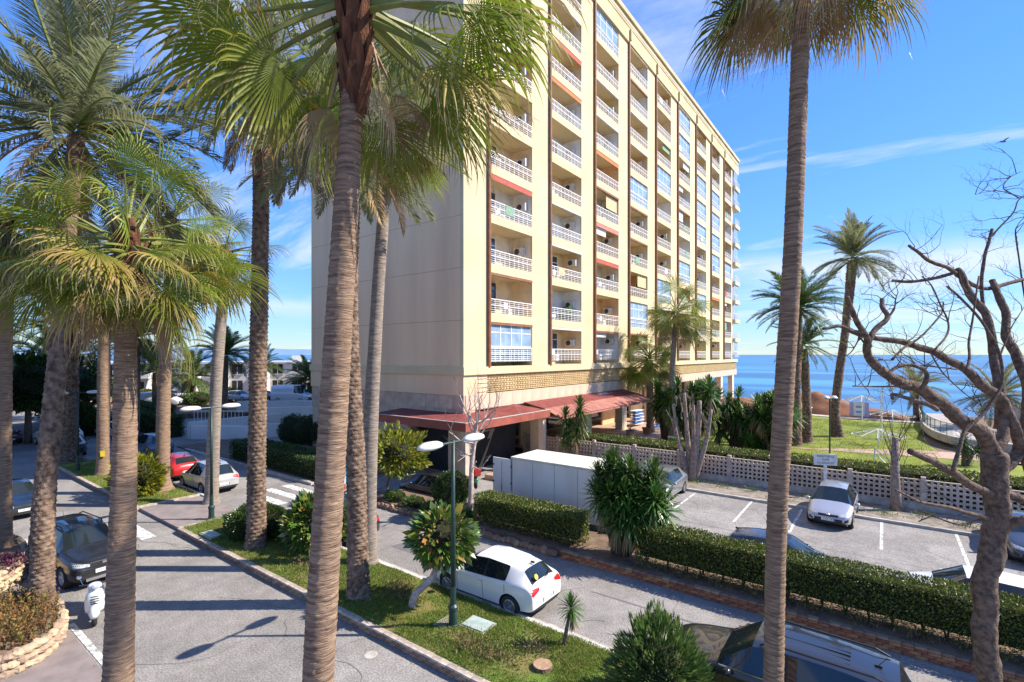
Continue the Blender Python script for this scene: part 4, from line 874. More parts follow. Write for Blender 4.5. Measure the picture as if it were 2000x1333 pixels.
# ------------------------------------------------------------------ hedges, bushes
hedge_leaf = vmat('hedge_leaf', [(0, (.045, .075, .012)), (.5, (.095, .14, .02)), (.85, (.20, .22, .03)), (1, (.32, .29, .07))], rough=.45, spec=.5, transl=.15)
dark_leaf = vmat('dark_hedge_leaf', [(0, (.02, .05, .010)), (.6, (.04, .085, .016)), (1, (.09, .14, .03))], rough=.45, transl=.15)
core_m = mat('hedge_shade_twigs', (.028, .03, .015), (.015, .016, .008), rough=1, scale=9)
stem_m = barkmat('hedge_stem', (.13, .09, .06), (.07, .05, .035), scale=9)
def hedge(label, x0, x1, y0, y1, z0, z1, n, size, seed, mt=None, gap=.35, cat='hedge', group=None):
    t = thing('clipped_hedge', label, cat, ((x0 + x1) / 2, (y0 + y1) / 2, z0), 0, group); rg = np.random.default_rng(seed)
    Lx, Ly, Lz = x1 - x0, y1 - y0, z1 - z0
    ar = np.array([Lx * Ly * 1.1, Lx * Lz, Lx * Lz, Ly * Lz, Ly * Lz]); cnt = (ar / ar.sum() * n).astype(int); Ps = []; Ns = []
    for f, c in enumerate(cnt):
        u, v, w = rg.uniform(0, 1, c), rg.uniform(0, 1, c), np.abs(rg.normal(0, .06, c))
        if f == 0: P = np.stack([x0 + u * Lx, y0 + v * Ly, z1 - w], 1); N_ = [0, 0, 1]
        elif f in (1, 2): P = np.stack([x0 + u * Lx, (y0 + w) if f == 1 else (y1 - w), z0 + v ** (.75) * Lz], 1); N_ = [0, -1 if f == 1 else 1, 0]
        else: P = np.stack([(x0 + w) if f == 3 else (x1 - w), y0 + u * Ly, z0 + v ** .75 * Lz], 1); N_ = [-1 if f == 3 else 1, 0, 0]
        Ps.append(P); Ns.append(np.tile(np.array(N_, float), (c, 1)))
    P = np.vstack(Ps); Nn = np.vstack(Ns)
    # uneven surface and thinner foot
    b = np.array([pnoise(Vector((p[0] * 1.3, p[1] * 1.3, p[2] * 1.6 + seed))) for p in P]); P = P + Nn * (b * .09)[:, None]
    b2 = np.array([pnoise(Vector((p[0] * 2.1, p[1] * .6, seed * 3.1))) for p in P])
    rel = (P[:, 2] - z0) / Lz; keep = (rel > gap * (.75 + .9 * b2)) | (rg.uniform(0, 1, len(P)) < .10)
    P, Nn = P[keep], Nn[keep]
    V, F, T = leafcloud(P, Nn * .7, size, seed, .55, .35, .75)
    stuff(link('foliage', npmesh('foliage', V - np.array(t.location), F, {'t': T}), mt or hedge_leaf, t))
    if gap > .05: cz = z0 + Lz * (gap + .12)
    else: cz = z0
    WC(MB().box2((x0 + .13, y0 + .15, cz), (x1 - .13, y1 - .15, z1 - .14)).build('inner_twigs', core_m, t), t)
    mb = MB(); r2 = random.Random(seed); x = x0 + .25
    while x < x1 - .1 and gap > .05:
        for q in range(r2.choice([2, 3, 4])):
            y = (y0 + y1) / 2 + r2.uniform(-.12, .12)
            mb.tube([(x, y, z0 - .05), (x + r2.uniform(-.1, .1), y + r2.uniform(-.2, .2), z0 + Lz * .3), (x + r2.uniform(-.35, .35), y + r2.uniform(-.35, .35), z0 + Lz * .62)], [.03, .022, .012], 5)
        x += r2.uniform(.35, .75)
    if mb.v: WC(mb.build('stems', stem_m, t), t)
    return t
hedge('long clipped hedge right of the yuccas along the service road', -6.9, 9.5, 16.35, 17.3, .26, 1.60, 74000, .062, 41, gap=.13, group='clipped hedges of the brick bed')
hedge('shorter clipped hedge in front of the white box truck', -14.2, -9.15, 16.35, 17.4, .24, 1.46, 26000, .062, 42, gap=.12, group='clipped hedges of the brick bed')
hedge('long hedge behind the lattice wall edging the seaside lawn', -19.5, 12, 32.5, 34.3, -.05, 1.55, 42000, .10, 43, gap=.10)
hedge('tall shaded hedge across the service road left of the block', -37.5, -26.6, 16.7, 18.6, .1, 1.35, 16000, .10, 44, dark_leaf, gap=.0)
hedge('clipped hedge on the terrace side behind the bare multi stem tree', -19.6, -14.5, 34.6, 35.8, -.05, 1.2, 9000, .1, 45, gap=.0)
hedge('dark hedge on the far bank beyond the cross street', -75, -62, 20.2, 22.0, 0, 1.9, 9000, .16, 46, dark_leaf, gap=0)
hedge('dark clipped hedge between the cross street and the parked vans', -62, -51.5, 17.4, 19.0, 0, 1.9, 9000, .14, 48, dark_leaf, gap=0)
hedge('dark hedge below the red car at far left', -80, -70, 14.6, 16.2, 0, 2.0, 6000, .18, 47, dark_leaf, gap=0)
def ball(name, label, c, r, n, size, seed, mt, cat='bush', trunk_pts=None, trunk_r=.06, aspect=.55, flat=.0, spread=.75, core=.8, up=.3, group=None, tm=None, lumpy=.16, nw=1.0):
    """clipped or natural bush: leaves through the outer shell of an ellipsoid, dark twigs inside, optional stem"""
    base = trunk_pts[0] if trunk_pts else (c[0], c[1], c[2] - r[2])
    t = thing(name, label, cat, base, 0, group); rg = np.random.default_rng(seed)
    d = rg.normal(0, 1, (n, 3)); d /= np.linalg.norm(d, axis=1)[:, None]
    if flat: d[:, 2] = np.where(d[:, 2] < -flat, -flat, d[:, 2])
    lump = np.array([1 + lumpy * pnoise(Vector(q) * 2.3 + Vector((seed, 0, 0))) + lumpy * .7 * pnoise(Vector(q) * 5 + Vector((0, seed, 0))) for q in d])
    rad = (1 - np.abs(rg.normal(0, .09, n))) * lump
    P = np.array(c) + d * np.array(r) * rad[:, None]
    V, F, T = leafcloud(P, d * nw, size, seed, aspect, up, spread)
    stuff(link('foliage', npmesh('foliage', V - np.array(t.location), F, {'t': T}), mt, t))
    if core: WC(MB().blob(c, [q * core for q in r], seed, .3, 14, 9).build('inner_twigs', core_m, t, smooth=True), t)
    if trunk_pts: WC(MB().tube(spline(trunk_pts, 10), np.linspace(trunk_r * 1.25, trunk_r * .8, 10), 8).build('stem', tm or palebark, t, smooth=True), t)
    return t
oleander = vmat('oleander_leaf', [(0, (.045, .10, .025)), (.5, (.09, .17, .04)), (.85, (.2, .28, .07)), (1, (.34, .36, .10))], rough=.4, transl=.2)
ficus = vmat('rubber_plant_leaf', [(0, (.04, .09, .018)), (.6, (.10, .19, .03)), (.82, (.24, .27, .045)), (.92, (.35, .16, .05)), (1, (.32, .2, .07))], rough=.25, spec=.7, transl=.12)
plumeria = vmat('yellow_green_leaf', [(0, (.07, .11, .015)), (.4, (.17, .21, .02)), (.8, (.34, .32, .03)), (1, (.5, .42, .06))], rough=.45, transl=.3)
boxleaf = vmat('box_leaf', [(0, (.025, .055, .014)), (.6, (.05, .10, .02)), (1, (.11, .17, .04))], rough=.35, spec=.6, transl=.12)
ball('oleander_bush', 'bushy green oleander at the bottom edge beside the black SUV', (-3.72, 10.1, 1.05), (.8, .72, .92), 9000, .16, 51, oleander, aspect=.2, up=.9, core=.6, lumpy=.5, nw=.55, spread=.6)
ball('clipped_bush', 'low round clipped bush behind the date palm on the median', (-20.3, 10.1, .72), (1.35, 1.1, .72), 16000, .07, 52, boxleaf, flat=.6, core=.86)
ball('rubber_plant', 'large glossy rubber plant bush beside the trunk of the nearest palm', (-17.6, 11.0, .95), (1.15, .95, .95), 2600, .27, 53, ficus, aspect=.5, core=.7, flat=.7, nw=.2, lumpy=.35, up=-.1, spread=1.0)
ball('rubber_tree', 'round headed rubber tree on a bent pale stem by the lamp post', (-10.35, 10.55, 2.2), (.78, .78, .68), 1050, .27, 54, ficus, 'tree', [(-10.95, 9.9, .18), (-10.85, 9.95, .6), (-10.55, 10.3, 1.0), (-10.4, 10.5, 1.7)], .1, .52, core=.66, nw=.2, lumpy=.35, up=-.25, spread=1.0)
ball('clipped_tree', 'ball shaped clipped tree in front of the black car', (-15.9, 16.75, 1.35), (.85, .85, .78), 9000, .07, 55, boxleaf, 'tree', [(-15.8, 16.55, .25), (-15.85, 16.6, .6), (-15.9, 16.7, 1.0)], .07, core=.85)
ball('plumeria_tree', 'yellow green leafy small tree beside the garage entrance', (-19.85, 16.9, 2.55), (1.45, 1.35, .95), 2600, .26, 56, plumeria, 'tree', [(-20.1, 16.6, .25), (-20.3, 16.7, .9), (-20.0, 16.8, 1.8)], .06, .4, core=.55, tm=twig, nw=.4, lumpy=.5)
ball('plumeria_bush', 'yellow green bush on the far grass island beside the flared palm', (-31.6, 9.5, 1.1), (1.35, 1.0, 1.0), 2600, .24, 57, plumeria, aspect=.45, core=.66, nw=.4, lumpy=.4)
for i, (x, y, r) in enumerate(((-39.8, 22.9, 1.2), (-38.2, 23.3, 1.15), (-36.8, 23.8, 1.1))):
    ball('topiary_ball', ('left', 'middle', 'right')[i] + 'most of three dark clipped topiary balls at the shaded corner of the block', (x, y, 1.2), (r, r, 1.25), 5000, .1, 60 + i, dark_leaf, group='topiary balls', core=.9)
for i, (x, y, lb) in enumerate(((-19.6, 16.6, 'low grey green shrub at the foot of the yellow green tree'), (-18.1, 16.5, 'spreading grey green ground shrub below the black car'), (-16.7, 16.4, 'small grey green shrub beside the clipped ball tree'), (-15.0, 16.5, 'last small shrub at the left end of the hedge'))):
    ball('ground_shrub', lb, (x, y, .4), (.65, .38, .28), 2200, .09, 65 + i, oleander, flat=.5, aspect=.35, core=.8, group='shrubs of the stone bed')
for i, (x, y, z, r, lb) in enumerate(((-60, 13, 1.3, 2.0, 'dark shrub mass at the end of the left road'), (-62, 5, 2.2, 3.2, 'tall dark shrub at the left edge of the car park'), (-92, 22, 1.8, 3.4, 'green tree crown left of the white house'), (-58, -2, 2.5, 3.5, 'big dark shrub at the far left edge'), (-95, 12, 3.0, 4.5, 'pale green tree far left behind the palms'), (-105, 2, 3.0, 5.0, 'green tree at the far left horizon'))):
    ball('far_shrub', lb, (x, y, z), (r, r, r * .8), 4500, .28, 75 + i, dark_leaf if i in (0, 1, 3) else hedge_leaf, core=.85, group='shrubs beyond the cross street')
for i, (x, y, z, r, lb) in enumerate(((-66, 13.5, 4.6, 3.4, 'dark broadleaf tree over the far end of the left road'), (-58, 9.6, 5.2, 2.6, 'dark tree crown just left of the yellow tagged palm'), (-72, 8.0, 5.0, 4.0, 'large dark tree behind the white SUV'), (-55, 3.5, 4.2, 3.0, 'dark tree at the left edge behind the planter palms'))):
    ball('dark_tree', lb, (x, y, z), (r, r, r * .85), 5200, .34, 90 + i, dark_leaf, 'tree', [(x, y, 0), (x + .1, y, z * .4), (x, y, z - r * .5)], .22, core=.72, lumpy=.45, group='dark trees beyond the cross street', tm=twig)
# ------------------------------------------------------------------ yuccas
yuccam = vmat('yucca_leaf', [(0, (.035, .08, .016)), (.5, (.06, .14, .022)), (.9, (.12, .2, .035)), (1, (.25, .24, .08))], rough=.4, spec=.5, transl=.2, rnd=.2)
yuccadry = vmat('yucca_dry_leaf', [(0, (.16, .10, .05)), (1, (.3, .22, .12))], rough=.9)
def rosette(seed, n=95, L=.62, dry=18):
    rg = np.random.default_rng(seed); V = []; F = []; T = []; MI = []
    for k in range(n + dry):
        dr_ = k >= n; az = k * 2.39996; el = R_(85 - 125 * ((k + .5) / n)) if not dr_ else R_(rg.uniform(-80, -60))
        d = np.array([math.cos(az) * math.cos(el), math.sin(az) * math.cos(el), math.sin(el)]); s = np.array([-math.sin(az), math.cos(az), 0]); p = np.array([0, 0, .12 - .28 * k / n]); l = L * rg.uniform(.8, 1.1); n0 = len(V); w = .026
        for j, (r, ww) in enumerate(((0, .7), (.4, 1), (.75, .75), (1, .05))):
            dd = d + np.array([0, 0, -.22 * r * r]); q = p + dd * l * r; V += [tuple(q - s * w * ww), tuple(q + s * w * ww)]; tv = rg.uniform(0, .8) if j < 3 else 1; T += [tv, tv]
        for j in range(3): F.append((n0 + 2 * j, n0 + 2 * j + 1, n0 + 2 * j + 3, n0 + 2 * j + 2)); MI.append(1 if dr_ else 0)
    me = bpy.data.meshes.new('leaf_rosette'); me.from_pydata(V, [], F); at = me.attributes.new('t', 'FLOAT', 'POINT'); at.data.foreach_set('value', T); me.polygons.foreach_set('material_index', MI)
    me.materials.append(yuccam); me.materials.append(yuccadry); return me
ROS = [rosette(s) for s in (1, 2, 3)]
def yucca(label, base, stems, seed, scale=1.0, group=None, tr=.10):
    """stems: list of (dx,dy,h) tips relative to the base; each carries one or two rosettes"""
    t = thing('yucca', label, 'yucca', base, 0, group); rg = random.Random(seed)
    for (dx, dy, h) in stems:
        MB().tube(spline([(dx * .15, dy * .15, -.05), (dx * .5, dy * .5, h * .5), (dx, dy, h)], 7), np.linspace(tr * 1.3, tr * .8, 7), 8).build('stem', stem_m if seed % 2 else twig, t, smooth=True)
        me = ROS[rg.randrange(3)]; o = link('leaf_rosette', me, yuccam, t, loc=(dx, dy, h)); s = scale * rg.uniform(.9, 1.15); o.scale = (s, s, s); o.rotation_euler = (rg.uniform(-.25, .25), rg.uniform(-.25, .25), rg.uniform(0, 6))
    return t
rgy = random.Random(77)
yucca('big yucca clump between the two clipped hedges beside the truck', (-7.75, 17.0, .26), [(1.25, .3, 2.6), (1.35, -.1, 2.2), (1.0, .5, 2.9), (1.5, .3, 1.8), (-.9, .1, 2.6), (-.3, .2, 3.1), (-.55, .1, 2.5), (-.25, -.35, 2.05), (-.35, .4, 2.75), (.1, .1, 2.65), (.45, .3, 2.5), (.3, -.3, 2.2), (.7, -.1, 2.05), (.85, .35, 2.3), (.55, -.45, 1.55), (-.75, -.2, 2.0), (.9, -.2, 1.5), (.2, -.5, 1.5), (-.1, .5, 2.6), (.5, .5, 2.2), (1.1, .2, 2.0), (-.6, .3, 2.9), (.35, .1, 2.95)], 1, 1.3, tr=.13)
yucca('twin headed yucca standing before the red canopy behind the truck', (-16.8, 29.6, -.3), [(-.5, -.3, 3.6), (-.3, -.2, 2.8), (.35, .3, 4.2), (.3, .25, 3.4), (.2, .1, 2.6), (-.5, -.3, 2.2)], 2, 1.6)
yucca('tall yucca group behind the bare multi stem tree', (-12.0, 39.5, 0), [(rgy.uniform(-1.6, 1.6), rgy.uniform(-1.2, 1.2), rgy.uniform(2.6, 4.9)) for _ in range(22)], 3, 1.9)
yucca('yucca group left of the tall lawn palms', (-9.0, 41.5, 0), [(rgy.uniform(-1.4, 1.4), rgy.uniform(-1.2, 1.2), rgy.uniform(1.4, 4.3)) for _ in range(20)], 5, 1.8)
yucca('dense yucca group nearest the tall right palm trunk', (-6.6, 40.6, 0), [(rgy.uniform(-1.3, 1.3), rgy.uniform(-1.2, 1.2), rgy.uniform(.7, 4.2)) for _ in range(26)], 7, 1.8)
yucca('yucca beside the terrace palms before the pink canopy', (-15.4, 43.0, 0), [(rgy.uniform(-1.0, 1.0), rgy.uniform(-.9, .9), rgy.uniform(2.2, 4.6)) for _ in range(12)], 9, 1.8)
yucca('small yucca by the pink path behind the bare tree', (4.3, 45.4, 0), [(0, 0, 1.7), (.1, .1, 1.25), (.9, .6, 1.5)], 4, 1.3)
yucca('single small yucca on a thin bent stem at the front of the median', (-6.43, 10.75, .2), [(.12, .25, .95)], 6, .62, tr=.045)
yucca('spiky yellowish yucca at the left edge behind the blue sedan', (-29.5, 3.0, .3), [(0, 0, .7), (.4, .2, 1.2)], 8, 1.1)
CORAL = [
    (0.157, 0.179, [(1.27, 10.04, -0.01), (1.24, 10.02, 1.48), (1.23, 10.0, 2.64), (1.18, 9.97, 3.35), (1.18, 9.97, 4.09), (1.27, 10.04, 4.76), (1.33, 10.08, 5.21), (1.29, 10.05, 5.66), (1.28, 10.04, 6.07)]),
    (0.164, 0.067, [(1.28, 10.04, 6.03), (1.11, 9.81, 6.39), (0.85, 9.51, 6.59), (0.62, 9.22, 6.83), (0.4, 8.95, 7.02), (0.19, 8.69, 7.12), (0.01, 8.45, 7.25), (-0.14, 8.23, 7.45), (-0.17, 8.09, 7.64)]),
    (0.061, 0.039, [(-0.17, 8.09, 7.61), (-0.2, 7.98, 7.75), (-0.29, 7.82, 7.92), (-0.35, 7.68, 8.13), (-0.37, 7.57, 8.23)]),
    (0.054, 0.042, [(-0.16, 8.1, 7.67), (-0.11, 8.21, 7.81), (0.01, 8.38, 7.95), (0.03, 8.47, 8.03), (-0.03, 8.5, 8.14), (-0.03, 8.57, 8.26)]),
    (0.021, 0.007, [(0.03, 8.62, 8.0), (0.11, 8.72, 8.12), (0.13, 8.77, 8.27), (0.16, 8.84, 8.37)]),
    (0.140, 0.027, [(1.89, 10.87, 5.19), (1.75, 10.67, 5.83), (1.5, 10.4, 6.53), (1.36, 10.2, 6.84), (1.19, 9.98, 7.0), (0.99, 9.73, 7.23), (0.78, 9.48, 7.41), (0.54, 9.22, 7.54), (0.28, 8.93, 7.66), (-0.02, 8.61, 7.72), (-0.29, 8.32, 7.78), (-0.48, 8.08, 7.89), (-0.66, 7.86, 7.84)]),
    (0.112, 0.075, [(1.28, 10.04, 6.03), (1.41, 10.27, 6.31), (1.42, 10.4, 6.68), (1.41, 10.52, 6.96), (1.37, 10.61, 7.32), (1.34, 10.71, 7.74), (1.29, 10.8, 8.15), (1.12, 10.8, 8.41), (1.02, 10.84, 8.75), (0.95, 10.92, 8.88)]),
    (0.050, 0.031, [(1.03, 10.98, 8.76), (0.82, 10.64, 8.89), (0.57, 10.26, 8.97), (0.41, 9.96, 9.1), (0.3, 9.69, 9.15)]),
    (0.042, 0.035, [(0.95, 10.92, 8.85), (0.68, 10.88, 8.77), (0.35, 10.81, 8.73), (0.1, 10.79, 8.77)]),
    (0.050, 0.045, [(0.95, 10.92, 8.81), (1.31, 11.37, 8.6), (1.64, 11.81, 8.69), (1.94, 12.21, 8.81), (2.26, 12.64, 8.97)]),
    (0.128, 0.069, [(1.35, 10.22, 5.71), (1.6, 10.58, 6.06), (1.78, 10.9, 6.82), (1.68, 11.0, 7.45), (1.56, 11.09, 7.75), (1.57, 11.27, 8.11), (1.5, 11.4, 8.49), (1.47, 11.55, 8.74)]),
    (0.041, 0.034, [(1.31, 10.93, 7.93), (1.28, 10.99, 8.22), (1.27, 11.06, 8.7), (1.31, 11.17, 9.07), (1.38, 11.29, 9.34), (1.44, 11.41, 9.58)]),
    (0.025, 0.009, [(1.43, 11.4, 9.46), (1.57, 11.57, 9.66), (1.74, 11.76, 9.89), (1.82, 11.88, 10.11), (1.97, 12.05, 10.23)]),
    (0.017, 0.006, [(1.83, 11.94, 10.15), (1.7, 11.82, 10.24), (1.61, 11.72, 10.32), (1.69, 11.75, 10.47), (1.85, 11.83, 10.57)]),
    (0.011, 0.005, [(1.73, 11.87, 10.22), (1.5, 11.58, 10.25), (1.21, 11.24, 10.15)]),
    (0.104, 0.062, [(1.3, 10.06, 5.47), (1.14, 9.79, 5.54), (0.92, 9.48, 5.71), (0.76, 9.21, 5.87), (0.52, 8.88, 6.04), (0.27, 8.55, 6.21)]),
    (0.112, 0.085, [(1.3, 10.06, 5.47), (1.44, 10.29, 5.47), (1.68, 10.59, 5.32), (2.07, 11.01, 5.12)]),
    (0.042, 0.023, [(0.74, 9.02, 5.92), (0.82, 9.16, 6.18), (0.9, 9.31, 6.43), (1.06, 9.51, 6.61), (1.23, 9.71, 6.86), (1.35, 9.88, 7.14), (1.33, 9.95, 7.53), (1.15, 9.91, 7.95), (0.91, 9.81, 8.31), (0.75, 9.77, 8.51)]),
    (0.052, 0.017, [(1.3, 10.06, 5.12), (1.17, 9.82, 5.17), (0.93, 9.49, 5.27), (0.71, 9.18, 5.39), (0.45, 8.85, 5.47), (0.3, 8.59, 5.58), (0.12, 8.31, 5.71)]),
    (0.029, 0.011, [(1.23, 9.88, 5.15), (1.09, 9.71, 5.14), (0.89, 9.48, 5.09), (0.71, 9.27, 5.16), (0.54, 9.07, 5.25), (0.38, 8.88, 5.2)]),
    (0.112, 0.093, [(1.3, 10.06, 4.84), (1.46, 10.06, 5.08), (1.59, 10.02, 5.16), (1.91, 10.14, 5.3)]),
    (0.048, 0.027, [(0.4, 8.64, 7.04), (0.45, 8.63, 7.19), (0.41, 8.55, 7.3), (0.26, 8.39, 7.37), (0.12, 8.24, 7.33), (0.04, 8.12, 7.26)]),
    (0.049, 0.027, [(0.57, 8.9, 6.76), (0.48, 8.76, 6.82), (0.27, 8.55, 6.9), (0.09, 8.35, 6.97), (0.08, 8.28, 6.92)]),
    (0.021, 0.013, [(0.29, 8.56, 7.08), (0.2, 8.41, 7.08), (-0.13, 8.08, 7.08), (-0.33, 7.85, 7.09)]),
    (0.018, 0.009, [(0.82, 9.33, 7.29), (0.53, 9.17, 7.33), (0.28, 9.06, 7.35)]),
    (0.029, 0.016, [(0.92, 9.41, 7.27), (0.97, 9.59, 7.47), (0.98, 9.75, 7.68), (1.02, 9.92, 7.88), (1.1, 10.13, 8.39), (1.15, 10.32, 8.69)]),
    (0.016, 0.010, [(0.51, 8.98, 7.53), (0.65, 9.24, 7.26), (0.88, 9.58, 6.99), (1.14, 9.94, 6.75)]),
    (0.027, 0.015, [(0.09, 8.41, 7.43), (0.22, 8.69, 7.6), (0.42, 9.01, 7.76), (0.63, 9.34, 8.04), (0.68, 9.55, 8.15), (0.7, 9.74, 8.28)]),
    (0.023, 0.012, [(0.55, 9.0, 7.56), (0.7, 9.27, 7.77), (0.73, 9.43, 7.97), (0.64, 9.52, 8.26), (0.55, 9.6, 8.53), (0.45, 9.68, 8.67)]),
    (0.022, 0.009, [(1.96, 12.17, 8.32), (1.84, 12.2, 9.48), (1.88, 12.36, 9.77), (2.03, 12.59, 9.98)]),
    (0.021, 0.007, [(-0.15, 8.24, 7.52), (-0.26, 8.21, 7.73), (-0.29, 8.25, 7.67), (-0.37, 8.26, 7.52), (-0.49, 8.23, 7.45)]),
    (0.019, 0.008, [(1.38, 10.37, 7.45), (1.57, 10.75, 7.92), (1.77, 11.15, 8.25)]),
]
# ------------------------------------------------------------------ bare trees
def twigs(mb, p, d, L, r, rg, depth, bend=.35, up=.15, n=6):
    """recursive bare branch"""
    pts = [Vector(p)]; d = Vector(d).normalized()
    k = 4
    for i in range(k):
        d = (d + Vector((rg.uniform(-bend, bend), rg.uniform(-bend, bend), rg.uniform(-bend, bend) + up))).normalized(); pts.append(pts[-1] + d * L / k)
    mb.tube(pts, [r * (1 - .55 * i / k) for i in range(k + 1)], n, cap=False)
    if depth > 0:
        for q in range(rg.choice([2, 3])):
            i = rg.randrange(2, k + 1); dd = (d + Vector((rg.uniform(-1, 1), rg.uniform(-1, 1), rg.uniform(-.5, .9))) * .75)
            twigs(mb, pts[i], dd, L * rg.uniform(.5, .75), r * .45, rg, depth - 1, bend, up, max(3, n - 1))
ct = thing('bare_tree', 'large leafless twisted tree at the right edge with lopped grey brown limbs', 'tree', (1.2, 10.0, 0.2))
rgt = random.Random(4); fine = MB()
for bi, (r0, r1, pts) in enumerate(CORAL):
    n_ = max(8, len(pts) * 4); C = spline(pts, n_); rr = np.linspace(r0, r1, n_) * (.66 if bi else 1) * (1 + .05 * np.sin(np.arange(n_) * 1.9 + bi))
    C = C + np.array([[pnoise(Vector(c) * 2.5 + Vector((bi, 0, 0))), pnoise(Vector(c) * 2.5 + Vector((0, bi, 5))), pnoise(Vector(c) * 2.5 + Vector((9, 0, bi)))] for c in C]) * min(.03, r0 * .3)
    if bi == 0: C = spline(C, 90); rr = np.interp(np.linspace(0, 1, 90), np.linspace(0, 1, n_), rr); 
    elif r0 > .03: C = spline(C, n_ * 2); rr = np.interp(np.linspace(0, 1, n_ * 2), np.linspace(0, 1, n_), rr)
    mbt = MB().tube(C, rr, 26 if bi == 0 else 14 if r0 > .03 else 6)
    if r0 > .03:     # fissured, knotty bark
        nn_ = 26 if bi == 0 else 14; out = []
        for vi, v in enumerate(mbt.v):
            ci = min(vi // nn_, len(C) - 1); c = Vector(C[ci]); w = Vector(v) - c
            f_ = (.86 if bi == 0 else 1) * (1 + .07 * pnoise(Vector(v) * 7) + .10 * pnoise(Vector((v[0] * 30, v[1] * 30, v[2] * 6))) + .06 * pnoise(Vector(v) * 45))
            out.append(tuple(c + w * f_))
        mbt.v = out
    WC(mbt.build('trunk' if bi == 0 else 'limb', twig, ct, smooth=True), ct)
    n_ = len(C)
    if bi > 0 and r0 < .16:
        for q in range(6 if r0 < .05 else 4):
            i = rgt.randrange(n_ // 3, n_); d = Vector((rgt.uniform(-1, 1), rgt.uniform(-1, 1), rgt.uniform(-.3, 1.2)))
            twigs(fine, C[i], d, rgt.uniform(.22, .55), .0065, rgt, 2, .5, .04, 4)
stuff(WC(fine.build('fine_twigs', twig, ct), ct))
# pale bare tree in front of the canopy
bt = thing('bare_tree', 'small pale leafless tree left of the white truck', 'tree', (-14.9, 16.9, .25))
mb = MB(); mb.tube(spline([(0, 0, -.05), (.05, .02, 1.4), (.02, .1, 2.4), (.15, .15, 3.4), (.2, .2, 4.1)], 12), np.linspace(.125, .085, 12), 9); mb.build('trunk', palebark, bt, smooth=True)
mb = MB(); rg2 = random.Random(8)
for k in range(9):
    a = k * 2.4; z = 4.1 - (k % 4) * .28
    twigs(mb, (.18, .18, z), (math.cos(a) * .8, math.sin(a) * .8, 1.0 if k < 7 else .2), rg2.uniform(1.1, 1.7), .05, rg2, 3, .25, .16, 5)
for k in range(4): a = k * 1.7; twigs(mb, (.05, .1, 2.2 + .2 * k), (math.cos(a), math.sin(a), .35), .9, .03, rg2, 2, .4, .05, 5)
mb.build('branches', palebark, bt)
# lopped multi-stem tree by the lattice wall
pt = thing('pollarded_tree', 'thick multi stem pollarded tree with bare grey limbs by the lattice wall', 'tree', (-9.5, 31.2, -.2))
gb = barkmat('grey_limb_bark', (.34, .27, .23), (.18, .14, .12), scale=7, detail=8, bump=.8, bscale=24); rg3 = random.Random(5)
for k, (dx, dy, h, r) in enumerate(((-1.0, .0, 4.6, .2), (-.45, .25, 5.3, .22), (.1, .1, 4.6, .2), (.5, -.1, 4.9, .26), (1.05, .1, 4.4, .22), (-.8, -.2, 3.2, .14))):
    MB().tube(spline([(dx * .12, dy * .3, -.1), (dx * .5, dy, h * .3), (dx * .85, dy + rg3.uniform(-.15, .15), h * .62), (dx * 1.1, dy, h)], 12), np.linspace(r, r * .42, 12), 9).build('limb', gb, pt, smooth=True)
mb = MB()
for k in range(16): twigs(mb, (rg3.uniform(-1, 1.1), rg3.uniform(-.2, .2), rg3.uniform(2.2, 4.6)), (rg3.uniform(-.6, .6), rg3.uniform(-.5, .5), 1), rg3.uniform(.6, 1.1), .05, rg3, 1, .3, .2, 5)
mb.build('branches', gb, pt)
# stub tree with thin shoots
stt = thing('pollarded_tree', 'lopped stump like tree with thin upright shoots left of the bare tree', 'tree', (.45, 31.2, -.2))
MB().tube([(0, 0, -.1), (.02, 0, .8), (-.03, 0, 1.8), (0, 0, 3.6)], [.24, .2, .19, .15], 10).build('trunk', gb, stt, smooth=True)
mb = MB()
for k in range(15): a = k * 2.4; twigs(mb, (0, 0, rg3.uniform(1.2, 3.4)), (math.cos(a) * .45, math.sin(a) * .45, 1), rg3.uniform(1.2, 2.1), .022, rg3, 1, .12, .12, 4)
mb.build('shoots', twig, stt)
# ------------------------------------------------------------------ grass blades on the median and small weeds
def blades(name, x0, x1, y0, y1, z, n, h, seed, label):
    rg = np.random.default_rng(seed); P = np.stack([rg.uniform(x0, x1, n * 2), rg.uniform(y0, y1, n * 2), np.full(n * 2, z)], 1)
    dens = np.array([pnoise(Vector((p[0] * .8, p[1] * .8, 2.0))) + .6 * pnoise(Vector((p[0] * 2.6, p[1] * 2.6, 5.0))) for p in P]); P = P[(dens + rg.normal(0, .35, len(P))) > -.15][:n]; n = len(P)
    P[:, 2] += .06 * (np.array([pnoise(Vector((p[0] * .9, p[1] * .9, z))) for p in P]) + .6)
    a = rg.uniform(0, 6.28, n); hh = h * rg.uniform(.5, 1.3, n); w = .006 + .005 * rg.random(n); ln = rg.normal(0, .4, (n, 2)) * hh[:, None]
    s = np.stack([np.cos(a) * w, np.sin(a) * w, np.zeros(n)], 1); tip = P + np.stack([ln[:, 0], ln[:, 1], hh], 1)
    V = np.stack([P - s, P + s, tip], 1).reshape(-1, 3); T = np.repeat(np.clip(rg.normal(.42, .25, n), 0, 1), 3)
    m = vmat('grass_blade', [(0, (.085, .17, .016)), (.5, (.16, .24, .03)), (.75, (.34, .29, .10)), (1, (.5, .40, .2))], rough=.7, transl=.3)
    o = link(name, npmesh(name, V, np.arange(3 * n).reshape(n, 3), {'t': T}), m); o['label'] = label; o['category'] = 'grass'; return stuff(o)
blades('grass', -16, -4.7, 8.7, 11.3, .2, 80000, .055, 1, 'short patchy grass on the near part of the median')
blades('grass', -4.6, 3, 8.7, 10.66, .2, 22000, .055, 7, 'short grass at the foot of the tall right palm')
